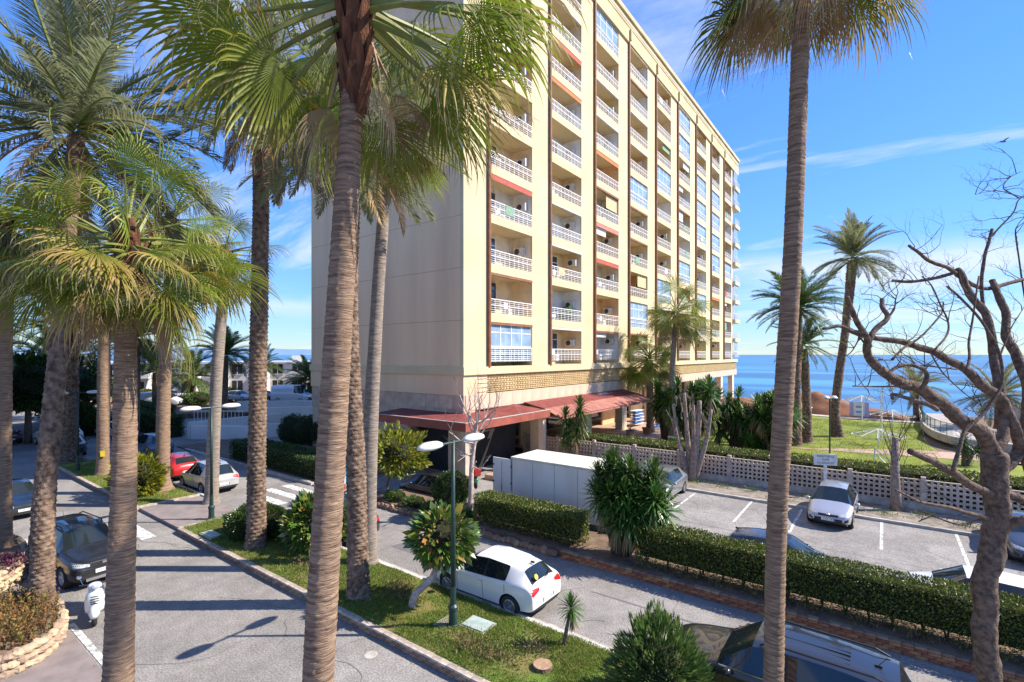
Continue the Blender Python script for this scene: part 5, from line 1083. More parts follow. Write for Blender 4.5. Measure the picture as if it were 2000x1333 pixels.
blades('grass', -23.8, -16, 8.7, 11.3, .2, 26000, .07, 2, 'short grass round the clipped bush on the median')
blades('grass', -14, 3, 34.5, 68, -.03, 45000, .13, 8, 'short grass tufts over the seaside lawn')
blades('grass', -44, -28.9, 8.7, 11.3, .18, 22000, .09, 3, 'short grass on the far grass island')
def weed(loc, r, h, n, seed, mt, label, name='weed_tuft', group='weeds in the median grass', size=.1):
    rg = np.random.default_rng(seed); P = np.stack([rg.normal(0, r, n), rg.normal(0, r * .6, n), rg.uniform(0, h, n)], 1)
    V, F, T = leafcloud(P, np.tile([0, 0, 1.], (n, 1)), size, seed, .3, .3, .8); t = thing(name, label, 'plant', loc, 0, group)
    stuff(link('foliage', npmesh('foliage', V, F, {'t': T}), mt, t)); return t
dryleaf = vmat('dry_weed', [(0, (.16, .12, .06)), (.5, (.24, .17, .09)), (1, (.12, .14, .04))], rough=.9, transl=.2)
for i, (x, y, lb) in enumerate(((-8.3, 9.35, 'dry scrubby weeds right of the lamp post base'), (-7.4, 9.5, 'dry weeds near the middle of the front median'), (-6.9, 10.2, 'dry weeds below the small bent yucca'), (-12.0, 10.4, 'weeds beside the feet of the median palms'), (-16.0, 9.6, 'weeds in the shade left of the nearest palm'), (-11.6, 10.1, 'small weed tuft near the bent stem of the rubber tree'))):
    weed((x, y, .22), .33, .18, 260, 100 + i, dryleaf, lb)
def weeds(name, label, spots, r, n, seed, mt):
    rg = np.random.default_rng(seed); P = np.vstack([np.stack([x + rg.normal(0, r, n), y + rg.normal(0, r * .6, n), z + rg.uniform(0, .18, n)], 1) for x, y, z in spots])
    V, F, T = leafcloud(P, np.tile([0, 0, 1.], (len(P), 1)), .1, seed, .3, .3, .8)
    stuff(tag(link(name, npmesh(name, V, F, {'t': T}), mt), label, 'weeds'))
weeds('verge_weeds', 'low green weeds on the stony verge below the lattice wall', [(-9 + i * 1.5, 29.9 + rgt.uniform(-.4, 1.0), -.19) for i in range(10)], .3, 160, 120, oleander)
weeds('hedge_foot_weeds', 'scrubby weeds along the foot of the long clipped hedge', [(-6.5 + i * 1.2, 16.3, .26) for i in range(12)], .22, 70, 140, dryleaf)
# stump, covers
t = thing('tree_stump', 'sawn pale tree stump at the bottom edge of the median', 'stump', (-6.36, 9.75, .2))
MB().lathe([(.26, -.05), (.235, .06), (.22, .13)], n=18).build('bark', twig, t); MB().lathe([(.0, .134), (.21, .134), (.22, .13)][::-1], n=18).build('cut_face', mat('sawn_wood', (.42, .28, .18), (.30, .18, .11), rough=.9, scale=12), t)
for (x, y, s, lb, rz) in ((-8.75, 10.25, (.8, .62), 'pale green metal inspection cover beside the lamp post', .05), (-21.75, 8.98, (1.0, .5), 'white concrete inspection cover at the kerb by the round bush', .02)):
    t = thing('inspection_cover', lb, 'cover', (x, y, .24), rz); MB().box((0, 0, 0), (s[0], s[1], .06)).build('frame', concrete, t); MB().box((0, 0, .04), (s[0] - .1, s[1] - .1, .03)).build('lid', mat('grey_green_lid', (.42, .50, .47), (.3, .37, .35), rough=.6, scale=4), t)
tag(MB().lathe([(.0, .008), (.14, .008), (.17, 0)][::-1], n=14).build('drain_cover', concrete, loc=(-10.3, 7.95, .004)), 'small pale drain cover on the left road beside the brick kerb', 'cover')
# ------------------------------------------------------------------ stone planters
def planter(label, cx_, cy_, rx, ry, h, seed, z0=0.0):
    t = thing('stone_planter', label, 'planter', (cx_, cy_, z0)); rg = random.Random(seed)
    MB().lathe([(1.0, -.05), (.97, h - .1)], n=28, sx=rx - .16, sy=ry - .16).build('soil', earth, t)
    per = math.pi * (rx + ry); rows = max(3, int(h / .17))
    for r in range(rows):
        n = int(per / .27)
        for k in range(n):
            a = 2 * math.pi * (k + .5 * (r % 2) + rg.uniform(-.12, .12)) / n
            o = MB().blob((0, 0, 0), (.14 + .06 * rg.random(), .12, .09 + .045 * rg.random()), seed * 100 + r * 50 + k, .45, 8, 6).build('stone', stonem, t, loc=((rx - .13) * math.cos(a), (ry - .13) * math.sin(a), .09 + r * h / rows), rz=a + math.pi / 2)
    return t
planter('curved field stone planter at the lower left corner', -18.6, 2.35, 2.35, 1.5, .55, 1)
planter('farther field stone planter at the left edge with purple plants', -25.2, 2.5, 3.3, 1.65, .72, 2)
rust = vmat('rusty_sprig', [(0, (.22, .10, .04)), (.5, (.32, .17, .06)), (.8, (.24, .22, .05)), (1, (.12, .16, .03))], rough=.8, transl=.25)
purple = vmat('purple_leaf', [(0, (.10, .025, .06)), (.6, (.16, .04, .09)), (1, (.22, .1, .12))], rough=.6, transl=.2)
def sprigs(label, loc, rx, ry, n, h, seed, mt):
    t = thing('planter_shrub', label, 'plant', loc); rg = random.Random(seed); P = []; mb = MB()
    for k in range(n):
        a, q = rg.uniform(0, 6.28), math.sqrt(rg.random()); x, y = rx * q * math.cos(a), ry * q * math.sin(a); hh = h * rg.uniform(.5, 1.1); dx, dy = rg.uniform(-.15, .15), rg.uniform(-.15, .15)
        mb.tube([(x, y, 0), (x + dx, y + dy, hh)], [.008, .003], 3, cap=False)
        for j in range(26): u = rg.random(); P.append((x + dx * u, y + dy * u, hh * u))
    P = np.array(P); V, F, T = leafcloud(P, np.tile([0, 0, 1.], (len(P), 1)), .085, seed, .35, .2, .9)
    stuff(link('foliage', npmesh('foliage', V, F, {'t': T}), mt, t)); mb.build('stems', stem_m, t)
sprigs('rusty orange and green sprigs filling the near stone planter', (-18.3, 2.55, .44), 1.75, 1.05, 260, .6, 5, rust)
sprigs('purple leaved plants on the farther stone planter', (-23.2, 2.9, .6), 1.1, .9, 110, .22, 6, purple)
# ------------------------------------------------------------------ lamps
lampwhite = mat('lamp_housing', (.72, .72, .70), (.62, .62, .6), rough=.35, scale=3)
def lamp(label, base, h, arm=1.0, az=90, group=None):
    t = thing('street_lamp', label, 'street lamp', base, 0, group)
    MB().lathe([(.15, 0), (.15, .08), (.12, .1), (.115, .46), (.135, .48), (.135, .56), (.085, .62), (.075, 1.1)], n=14).build('base', darkmetal, t, smooth=False)
    MB().tube([(0, 0, 1.0), (0, 0, h + .06)], [.07, .045], 10).build('pole', darkmetal, t, smooth=True)
    c, s = math.cos(R_(az)), math.sin(R_(az))
    MB().tube([(-c * arm * .5, -s * arm * .5, h), (c * arm * .5, s * arm * .5, h)], .035, 8).build('crossarm', darkmetal, t)
    for sg in (-1, 1):
        mb = MB(); mb.lathe([(.001, -.06), (.14, -.055), (.175, -.02), (.16, .06), (.10, .115), (.001, .13)], n=16, sx=2.5, sy=1.0)
        mb.build('lamp_head', lampwhite, t, smooth=True, loc=(c * sg * (arm * .5 + .34), s * sg * (arm * .5 + .34), h), rz=R_(az))
        MB().lathe([(.001, -.085), (.11, -.08), (.13, -.056)], n=14, sx=2.3, sy=1).build('lens', mat('lamp_lens', (.55, .55, .5), rough=.2), t, loc=(c * sg * (arm * .5 + .36), s * sg * (arm * .5 + .36), h), rz=R_(az))
    return t
lamp('dark green double headed street lamp on the median in front of the white hatchback', (-9.28, 9.85, .2), 4.95)
lamp('double headed street lamp at the paved crossing beside the silver hatchback', (-24.2, 10.0, .13), 5.0)
lamp('distant double headed street lamp at the far end of the left road', (-40.6, 9.0, .1), 5.0)
tag(MB().box2((-9.75, 9.55, .15), (-8.95, 10.15, .25)).build('lamp_plinth', concrete), 'square concrete slab under the lamp post on the median', 'plinth')
t = thing('garden_lamp', 'slim garden lamp with two white domes on the seaside lawn', 'garden lamp', (-3.33, 45.1, -.02)); MB().tube([(0, 0, 0), (0, 0, 4.2)], .055, 8).build('pole', darkmetal, t)
for s in (-.3, .3): MB().lathe([(.001, .2), (.16, .17), (.27, .03), (.28, 0), (.001, -.02)][::-1], n=14).build('lamp_dome', lampwhite, t, smooth=True, loc=(s * .8, s * .6, 4.2)); 
MB().bar((-.3, -.22, 4.15), (.3, .22, 4.15), .05).build('crossarm', darkmetal, t)
# ------------------------------------------------------------------ sign, garden furniture
def text(body, size, m, parent, loc, rot, name='lettering'):
    cu = bpy.data.curves.new(name, 'FONT'); cu.body = body; cu.size = size; cu.align_x = 'CENTER'; cu.align_y = 'CENTER'
    tmp = bpy.data.objects.new('tmp', cu); COL.objects.link(tmp); dg = bpy.context.evaluated_depsgraph_get()
    me = bpy.data.meshes.new_from_object(tmp.evaluated_get(dg)); bpy.data.objects.remove(tmp)
    me.materials.clear(); o = link(name, me, m, parent); o.location = loc; o.rotation_euler = rot; return o
ink = mat('dark_ink', (.04, .04, .05), rough=.6)
t = thing('parking_sign', 'white sign with three lines of lettering above the silver crossover', 'sign', (-2.55, 31.85, -.3), R_(20))
MB().box((0, 0, 2.12), (1.12, .03, .6)).build('board', whitepaint, t); MB().box((0, .04, .95), (.16, .05, 2.1)).build('post', whitepaint, t)
for k, (s, h) in enumerate((('RESERVADO', .15), ('PARA', .15), ('RESIDENTES', .15))): text(s, h, ink, t, (0, -.02, 2.3 - k * .18), (R_(90), 0, 0))
def parasol(label, loc, h, r, tilt=0.0):
    t = thing('straw_parasol_frame', label, 'parasol', loc, 0.3, 'bare parasol frames on the lawn'); MB().tube([(0, 0, 0), (tilt * .2, 0, h)], .05, 6).build('pole', whitepaint, t)
    for k in range(10):
        a = k * math.pi / 5; MB().bar((tilt * .2, 0, h), (tilt * .2 + r * math.cos(a), r * math.sin(a), h - .55), .045).build('rib', whitepaint, t)
    mb = MB()
    for q in (.55, 1.0):
        for k in range(10): a, b = k * math.pi / 5, (k + 1) * math.pi / 5; mb.bar((tilt * .2 + q * r * math.cos(a), q * r * math.sin(a), h - .55 * q), (tilt * .2 + q * r * math.cos(b), q * r * math.sin(b), h - .55 * q), .035)
    mb.build('hoop', whitepaint, t)
parasol('white parasol frame standing on the lawn before the red bluff', (-2.0, 68.5, 0), 2.9, 1.9); parasol('leaning parasol frame at the left of the red bluff beside the date palm', (-7.8, 62.0, 0), 2.4, 1.7)
parasol('low parasol frame in the middle of the lawn', (-.4, 51.5, 0), 1.35, 1.9); parasol('parasol frame at the far path beside the ramp', (.7, 66.0, 0), 1.7, 2.0)
t = thing('shower_post', 'thin white shower post on the lawn right of the tall palm', 'post', (-.2, 55, 0)); MB().tube([(0, 0, 0), (0, 0, 4.4)], .06, 6).build('pole', whitepaint, t); MB().bar((0, 0, 4.3), (.4, 0, 4.2), .05).build('spout', whitepaint, t)
t = thing('white_easel', 'small white slanted stand on the lawn near the hedge', 'stand', (-.6, 42.0, 0)); MB().bar((0, 0, 0), (.1, 0, 1.2), .08).build('upright', whitepaint, t); MB().bar((.1, 0, 1.1), (1.3, .2, 0), .07).build('brace', whitepaint, t); MB().bar((.1, 0, .8), (.9, -.3, 0), .06).build('brace', whitepaint, t)
t = thing('notice_board', 'small lilac and white notice board on the red bluff', 'sign', (-2.4, 72.4, 0)); MB().box((0, 0, 1.0), (1.9, .08, 1.7)).build('board', mat('lilac', (.45, .4, .68), rough=.6), t); MB().box((0, -.06, 1.0), (1.1, .04, 1.6)).build('panel', whitepaint, t)
for z in (.7, 1.3): MB().box((0, -.09, z), (.6, .03, .25)).build('panel_mark', mat('sea_blue_mark', (.2, .35, .6), rough=.6), t)
t = thing('rope_post', 'short dark post at the seaward end of the lawn', 'post', (-.2, 74.5, .5)); MB().tube([(0, 0, -.5), (0, 0, 3.0)], .05, 6).build('pole', ink, t)
for i, (x, y, s) in enumerate(((300, 1750, 1.6), (110, 800, 1.0))):
    b = thing('fishing_boat', ('dark fishing boat far out at sea', 'small dark boat nearer on the sea')[i], 'boat', (x * .1 + (8 if i else -30), y, -9.0)); hl = 22 if i == 0 else 9
    MB().add([(-hl, -2, 0), (hl * .8, -2, 0), (hl * 1.1, 0, 2.2), (hl * .8, 2, 0), (-hl, 2, 0), (-hl, -2.4, 2), (hl * .8, -2.4, 2), (hl * .8, 2.4, 2), (-hl, 2.4, 2)], [(0, 1, 6, 5), (1, 2, 6), (2, 3, 7), (3, 4, 8, 7), (4, 0, 5, 8), (5, 6, 2, 7, 8)]).build('hull', mat('boat_hull', (.05, .08, .12), rough=.6), b); MB().box((-hl * .4, 0, 3.4), (hl * .5, 3, 3)).build('cabin', mat('boat_cabin', (.3, .35, .4), rough=.6), b)
# ------------------------------------------------------------------ vehicles
def paint(name, c, metal=.0, rough=.28): return mat('paint_' + name, c, tuple(q * .96 for q in c), rough=rough, metal=metal, spec=.5, coat=.8, scale=2)
carglass = mat('car_glass', (.018, .025, .028), (.012, .018, .02), rough=.04, spec=.8, scale=1)
trim = mat('black_trim', (.025, .025, .027), rough=.55, scale=20)
headm = mat('headlamp', (.55, .58, .6), (.3, .32, .34), rough=.12, spec=.8, scale=14)
tailm = mat('tail_lamp', (.55, .02, .015), (.35, .01, .01), rough=.15, spec=.7, scale=20)
rimm = mat('alloy_rim', (.52, .52, .54), (.4, .4, .42), rough=.3, metal=.7, scale=5)
platem = mat('plate_white', (.8, .8, .8), rough=.4); plateb = mat('plate_blue', (.03, .12, .5), rough=.4)
chrome = mat('chrome_trim', (.75, .75, .77), rough=.15, metal=1)
# stations: (x fraction of length from the nose, floor z, belt z, top z, half width factor, top half width factor)
def st_hatch(H): return [(0, .30, .56, .64, .60, .46), (.025, .22, .62, .72, .84, .62), (.10, .19, .70, .83, .97, .78), (.235, .18, .87, .985, 1, .80), (.265, .18, .89, 1.02, 1, .78),
                         (.43, .18, .91, H - .05, 1, .62), (.55, .18, .93, H, 1, .62), (.57, .18, .93, H, 1, .62), (.76, .18, .98, H - .04, 1, .60), (.79, .18, .99, H - .055, 1, .59), (.87, .19, 1.0, H - .11, .985, .56),
                         (.952, .22, .98, 1.03, .95, .66), (.985, .27, .84, .93, .92, .70), (1.0, .33, .60, .70, .84, .64)]
def st_suv(H): return [(0, .34, .72, .84, .70, .56), (.02, .26, .78, .92, .88, .70), (.09, .24, .88, 1.02, .98, .80), (.24, .22, 1.0, 1.10, 1, .82), (.27, .22, 1.02, 1.14, 1, .80),
                       (.41, .22, 1.04, H - .05, 1, .66), (.53, .22, 1.05, H, 1, .68), (.55, .22, 1.05, H, 1, .68), (.73, .22, 1.06, H - .01, 1, .67), (.77, .22, 1.07, H - .02, 1, .66), (.93, .24, 1.10, H - .07, .99, .63),
                       (.975, .26, 1.10, 1.14, .96, .72), (.99, .32, .95, 1.02, .93, .74), (1.0, .40, .70, .78, .84, .66)]
def st_sedan(H): return [(0, .28, .56, .64, .62, .48), (.022, .22, .62, .72, .86, .64), (.09, .19, .70, .82, .97, .78), (.24, .18, .86, .95, 1, .80), (.27, .18, .88, .99, 1, .78),
                         (.42, .18, .90, H - .05, 1, .60), (.53, .18, .92, H, 1, .61), (.545, .18, .92, H, 1, .61), (.66, .18, .94, H - .03, 1, .60), (.70, .18, .95, H - .05, 1, .59), (.74, .19, .96, H - .1, 1, .57),
                         (.86, .20, .97, 1.02, .98, .70), (.975, .26, .93, .99, .93, .72), (1.0, .34, .64, .72, .82, .64)]
def st_van(H): return [(0, .36, .80, .92, .74, .58), (.015, .28, .86, 1.0, .9, .72), (.06, .24, .96, 1.12, .98, .82), (.12, .22, 1.12, 1.24, 1, .84), (.14, .22, 1.16, 1.30, 1, .84),
                       (.26, .22, 1.25, H - .08, 1, .80), (.38, .22, 1.28, H, 1, .84), (.40, .22, 1.28, H, 1, .86), (.6, .22, 1.28, H, 1, .86), (.62, .22, 1.28, H, 1, .86), (.965, .24, 1.28, H - .03, 1, .85),
                       (.985, .26, 1.25, H - .12, .99, .82), (.995, .32, .95, H - .3, .97, .8), (1.0, .42, .7, 1.2, .9, .75)]
KIND = {'hatch': st_hatch, 'suv': st_suv, 'sedan': st_sedan, 'van': st_van}
def car(name, label, cat, loc, rz, kind, L, W_, H, pm, wb=(.19, .80), wr=.315, level=2, plate=None, rails=False, seams=True, cladding=False, detail=True, group=None, panelvan=False):
    t = thing(name, label, cat, loc, rz, group); S = KIND[kind](H); hw = W_ / 2; NJ = 9
    rows = []
    for (xf, zl, zb, zt, wf, wtf) in S:
        x = L / 2 - xf * L; w = hw * wf; wt_ = hw * wtf; zm = zl + (zb - zl) * .55
        rows.append([(x, 0, zl), (x, w * .78, zl), (x, w * .955, zl + .09), (x, w, zm), (x, w * .985, zb - .05), (x, w * .94, zb + .01), (x, wt_, zt - .045), (x, wt_ * .62, zt - .005), (x, 0, zt)])
    bm = bmesh.new(); VR = []; 
    for r in rows:
        right = [bm.verts.new((p[0], -p[1], p[2])) for p in r]; left = [right[0]] + [bm.verts.new(p) for p in r[1:-1]] + [right[-1]]
        VR.append((left, right))
    # material index: 0 body 1 windshield 2 rear window 3,4 side windows 5 black trim 6 headlight 7 taillight
    def face(vs, mi):
        try: f = bm.faces.new(vs); f.material_index = mi; f.smooth = True
        except ValueError: pass
    for i in range(len(rows) - 1):
        for j in range(NJ - 1):
            mi = [0, 0]
            if j <= 1: mi = [5, 5]
            if cladding and j == 2: mi = [5, 5]
            if j == 5 and i in (4, 5, 7) and not (panelvan and i == 7): mi = [3, 4]
            if j == 5 and i in (8, 9) and kind in ('suv',) : mi = [3, 4] if i == 9 else [3, 4]
            if j == 5 and i == 6 and not panelvan: mi = [8, 8]
            if j in (6, 7) and i == 4: mi = [1, 1]
            if j in (6, 7) and i == 10 and not panelvan: mi = [2, 2]
            if not detail and j == 4 and i in (0, 1): mi = [6, 6]
            if not detail and j in (3, 4) and i == 11: mi = [7, 7]
            (l0, r0), (l1, r1) = VR[i], VR[i + 1]
            face([l0[j], l0[j + 1], l1[j + 1], l1[j]], mi[0]); face([r0[j + 1], r0[j], r1[j], r1[j + 1]], mi[1])
    for e_, sgn in ((0, 1), (-1, -1)):
        l, r = VR[e_]
        for j in range(NJ - 1):
            mi = 5 if (e_ == 0 and j in (2, 3)) or j == 1 else 0
            vs = [l[j], r[j], r[j + 1], l[j + 1]]; vs = list(dict.fromkeys(vs)); face(vs if sgn > 0 else vs[::-1], mi)
    bmesh.ops.recalc_face_normals(bm, faces=bm.faces[:])
    cl = bm.edges.layers.float.get('crease_edge') or bm.edges.layers.float.new('crease_edge')
    mids = {f: f.material_index for f in bm.faces}
    for ed in bm.edges:
        ms = {f.material_index for f in ed.link_faces}
        if len(ms) > 1: ed[cl] = 1.0
    for i in range(len(rows) - 1):          # shoulder, sill and bonnet edges stay crisp
        for sd_ in (0, 1):
            for j, wgt in ((2, .35), (4, .45), (6, .35)):
                ed = bm.edges.get((VR[i][sd_][j], VR[i + 1][sd_][j]))
                if ed: ed[cl] = max(ed[cl], wgt)
    cv = bm.verts.layers.float.get('crease_vert') or bm.verts.layers.float.new('crease_vert')
    for vv in bm.verts:
        ms = {f.material_index for f in vv.link_faces}
        if len(ms) > 1 and ms & {1, 2, 3, 4}: vv[cv] = .9
    me = bpy.data.meshes.new('body'); bm.to_mesh(me); bm.free()
    tmp = bpy.data.objects.new('tmp_body', me); COL.objects.link(tmp)
    md = tmp.modifiers.new('s', 'SUBSURF'); md.levels = level; md.render_levels = level
    cut = None
    wx = [L / 2 - f * L for f in wb]
    if detail:
        cb = MB(); cb.cur = 5
        for x in wx:
            for sg in (-1, 1): cb.lathe([(wr + .055, sg * hw - .24 if sg > 0 else sg * hw - .2), (wr + .055, sg * hw + .2 if sg > 0 else sg * hw + .24)], c=(x, 0, wr), n=24, axis='Y')
        cm = cb.mesh('cut'); bmx = bmesh.new(); bmx.from_mesh(cm); bmesh.ops.recalc_face_normals(bmx, faces=bmx.faces[:]); bmx.to_mesh(cm); bmx.free()
        for q in range(9): cm.materials.append(trim)
        for q in range(9): me.materials.append(trim)
        cut = bpy.data.objects.new('tmp_cut', cm); COL.objects.link(cut); b = tmp.modifiers.new('b', 'BOOLEAN'); b.object = cut; b.operation = 'DIFFERENCE'; b.solver = 'EXACT'
    dg = bpy.context.evaluated_depsgraph_get(); ev = bpy.data.meshes.new_from_object(tmp.evaluated_get(dg))
    bpy.data.objects.remove(tmp)
    if cut: bpy.data.objects.remove(cut)
    full = bmesh.new(); full.from_mesh(ev); bvh = BVHTree.FromBMesh(full)
    names = {0: ('body', pm), 1: ('windshield', carglass), 2: ('rear_window', carglass), 3: ('side_window', carglass), 4: ('side_window', carglass), 5: ('lower_trim', trim), 6: ('headlight', headm), 7: ('taillight', tailm), 8: ('window_pillar', trim)}
    bodyo = None
    for k, (nm, mm) in names.items():
        sides = (0,) if k not in (6, 7) else (-1, 1)
        for sd_ in sides:
            fs = [f for f in full.faces if f.material_index == k and (sd_ == 0 or f.calc_center_median().y * sd_ > 0)]
            if not fs: continue
            vm = {}; V = []; F = []
            for f in fs:
                ix = []
                for v in f.verts:
                    if v.index not in vm: vm[v.index] = len(V); V.append(tuple(v.co))
                    ix.append(vm[v.index])
                F.append(tuple(ix))
            o = MB().add(V, F).build(nm, mm, t, smooth=True)
            if k == 0: bodyo = o
    full.free()
    def side_y(x, z, sg):
        h = bvh.ray_cast(Vector((x, sg * 3, z)), Vector((0, -sg, 0)))[0]; return h.y if h else sg * hw
    if seams and bodyo:
        zb = S[6][2]
        for sg in (-1, 1):
            for x in ((L / 2 - .30 * L, L / 2 - .555 * L, L / 2 - (.76 if kind != 'suv' else .74) * L)):
                mb = MB(); pts = [(x + (.05 * (z - .5) if x < 0 else 0), z) for z in np.linspace(.3, zb - .03, 9)]; P3 = [(a, side_y(a, b, sg) + sg * .001, b) for a, b in pts]
                for a, b in zip(P3[:-1], P3[1:]): mb.add([(a[0] - .009, a[1], a[2]), (a[0] + .009, a[1], a[2]), (b[0] + .009, b[1], b[2]), (b[0] - .009, b[1], b[2])], [(0, 1, 2, 3)])
                mb.build('door_seam', seam, bodyo)
            for x in (L / 2 - .52 * L, L / 2 - .71 * L):
                z = zb - .14; y = side_y(x, z, sg); MB().box((x, y + sg * .015, z), (.17, .03, .03)).build('door_handle', pm if not cladding else trim, bodyo)
    def decal(nm, sx, y0, y1, zl, zh, m_, off=.004, n=10, par=None):
        """a panel that follows the body surface at the nose (sx=1) or tail (sx=-1)"""
        mb = MB(); P = []
        for k in range(n + 1):
            u = k / n; y = y0 + (y1 - y0) * u; row = []
            for q in range(4):
                z = zl(u) + (zh(u) - zl(u)) * q / 3; h = bvh.ray_cast(Vector((sx * 4, y, z)), Vector((-sx, 0, 0)))[0]
                row.append((h.x + sx * off, y, z) if h and abs(h.x) > L * .36 else None)
            P.append(row)
        for k in range(n):
            for q in range(3):
                c4 = [P[k][q], P[k + 1][q], P[k + 1][q + 1], P[k][q + 1]]
                if all(c4): mb.add(c4, [(0, 1, 2, 3)])
        return mb.build(nm, m_, par or t, smooth=True) if mb.v else None
    t_decal = decal
    if detail:
        if kind == 'suv': zh0, zh1, zt0, zt1 = .74, .90, .82, 1.08
        else: zh0, zh1, zt0, zt1 = .60, .74, .76, .93
        for sg in (-1, 1):
            decal('headlight', 1, sg * hw * .44, sg * hw * .86, lambda u: zh0 + .03 * u, lambda u: zh0 + .07 + (zh1 - zh0 - .07) * u ** .7, headm)
            decal('taillight', -1, sg * hw * .46, sg * hw * .95, lambda u: zt0 - .04 + .12 * (1 - u), lambda u: zt1 - .02 * (1 - u), tailm)
        decal('upper_grille', 1, -hw * .42, hw * .42, lambda u: zh0 - .02, lambda u: zh0 + .075, trim, .005)
        decal('lower_grille', 1, -hw * .58, hw * .58, lambda u: .30 + (.08 if kind == 'suv' else 0) + .10 * abs(2 * u - 1) ** 2, lambda u: .45 + (.08 if kind == 'suv' else 0), trim, .005)
        for sg in (-1, 1): decal('fog_recess', 1, sg * hw * .66, sg * hw * .84, lambda u: .36 + .06 * u, lambda u: .46 + .08 * u, trim, .005)
        decal('rear_valance', -1, -hw * .72, hw * .72, lambda u: .28, lambda u: .40, trim, .004)
    for sg in (-1, 1):      # mirrors
        x = L / 2 - .325 * L; z = S[4][2] + .06; y = hw * .95 * sg
        MB().blob((x, y + sg * .13, z), (.08, .12, .075), 3, .1, 10, 7).build('mirror', pm if not cladding else trim, t, smooth=True)
    tyre = MB().lathe([(wr * .62, -.1), (wr * .93, -.105), (wr, -.07), (wr, .07), (wr * .93, .105), (wr * .62, .1)], n=26, axis='Y', cap=False).mesh('wheel')
    rim = MB().lathe([(.02, .05), (wr * .13, .055), (wr * .14, .03), (wr * .1, .02)], n=12, axis='Y')
    rim.lathe([(wr * .56, .0), (wr * .64, .1), (wr * .60, .105), (wr * .52, .02)], n=26, axis='Y')
    for k in range(10): a = k * math.pi / 5; rim.bar((wr * .1 * math.cos(a), .045, wr * .1 * math.sin(a)), (wr * .6 * math.cos(a), .07, wr * .6 * math.sin(a)), .035, .03)
    rim = rim.mesh('rim'); hub = MB().lathe([(0.001, -.02), (wr * .6, -.02)], n=20, axis='Y').mesh('hub_back')
    for x in wx:
        for sg in (-1, 1):
            o = link('wheel', tyre, black, t, smooth=True, loc=(x, sg * (hw - .115), wr)); o.rotation_euler = (0, rgt.uniform(0, 3), 0 if sg > 0 else math.pi)
            link('rim', rim, rimm, o); link('hub_back', hub, trim, o)
    for nm, x, s_, z in (('front', L / 2, 1, .46 if kind != 'van' else .6), ('rear', -L / 2, -1, .55 if kind in ('hatch', 'sedan') else .8)):
        if kind == 'suv' and nm == 'front': z = .56
        h = bvh.ray_cast(Vector((x * 1.5, 0, z)), Vector((-s_, 0, 0)))[0]; px = (h.x if h else x) + s_ * .02
        p_ = MB().box((px, 0, z), (.016, .52, .115)).build('license_plate', platem, t); MB().box((px + s_ * .010, .235 * (1 if s_ < 0 else -1) * (-1 if s_ > 0 else -1), z), (.004, .045, .105)).build('plate_band', plateb, p_)
        if plate: text(plate, .105, ink, p_, (px + s_ * .010, .02, z), (R_(90), 0, R_(90) * s_), 'plate_number')
    if rails:
        zr = H + .015
        for sg in (-1, 1): MB().tube([(L / 2 - .44 * L, sg * hw * .60, H - .05), (L / 2 - .47 * L, sg * hw * .62, zr + .03), (L / 2 - .85 * L, sg * hw * .60, zr), (L / 2 - .9 * L, sg * hw * .57, H - .06)], .022, 6).build('roof_rail', trim, t)
    if detail:
        MB().box((L / 2 - .86 * L, 0, H - .045), (.12, .05, .05)).tube([(L / 2 - .86 * L, 0, H - .03), (L / 2 - .89 * L, 0, H + .16)], .006, 4).build('aerial', trim, t)
    return t, bvh
PI = math.pi
wh, wb_ = car('white_hatchback', 'white five door hatchback parked on the service road by the median', 'car', (-9.78, 12.25, 0), PI, 'hatch', 4.0, 1.72, 1.42, paint('white', (.72, .72, .71)), plate='5725 LKC', level=3)
MB().lathe([(.001, .004), (.075, .004), (.08, 0)][::-1], n=14).build('round_sticker', mat('yellow_sticker', (.7, .6, .05), rough=.5), wh, loc=(-1.80, .34, 1.15)).rotation_euler = (0, R_(-62), 0)
text('S', .13, chrome, wh, (-1.975, 0, .93), (R_(75), 0, R_(-90)), 'emblem')
MB().bar((-1.90, -.05, 1.055), (-1.78, -.42, 1.13), .02).build('rear_wiper', trim, wh)
sv, bv = car('dark_suv', 'dark grey SUV facing the camera beside the near stone planter', 'car', (-22.5, 5.05, 0), .07, 'suv', 4.34, 1.80, 1.62, paint('graphite', (.02, .021, .026), .2), wr=.34, plate='4539 LBR', rails=True, cladding=True, level=3)
MB().box((2.165, 0, .79), (.05, .16, .07)).build('emblem', chrome, sv)
MB().box((2.13, 0, .34), (.12, 1.0, .09)).build('skid_plate', chrome, sv)
MB().box2((-6.0, 0, 0), (-5.9, .1, .1))
bs, _ = car('black_suv', 'black SUV with ribbed roof and rails at the bottom right edge', 'car', (-1.75, 11.78, 0), PI, 'suv', 4.62, 1.88, 1.63, paint('black', (.022, .022, .026), .2), wr=.36, rails=True, level=3, plate='8142 KJD')
for k in range(7): MB().box((-.5, -.45 + .15 * k, 1.622 - .012 * abs(k - 3)), (1.45, .02, .02)).build('roof_rib', trim, bs)
for sg in (-1, 1): MB().bar((1.0, sg * .92, 1.1), (-1.6, sg * .905, 1.13), .02, .025).build('chrome_strip', chrome, bs)
cr, _ = car('silver_crossover', 'silver crossover parked nose out below the white sign', 'car', (-1.95, 28.55, -.3), -PI / 2 - .03, 'hatch', 4.38, 1.80, 1.56, paint('silver', (.46, .46, .49), .4), wr=.34, plate='2706 LRT', level=3)
MB().lathe([(.001, .02), (.07, .02), (.08, 0)][::-1], n=14, axis='Z').build('emblem', chrome, cr, loc=(2.16, 0, .64)).rotation_euler = (0, R_(90), 0)
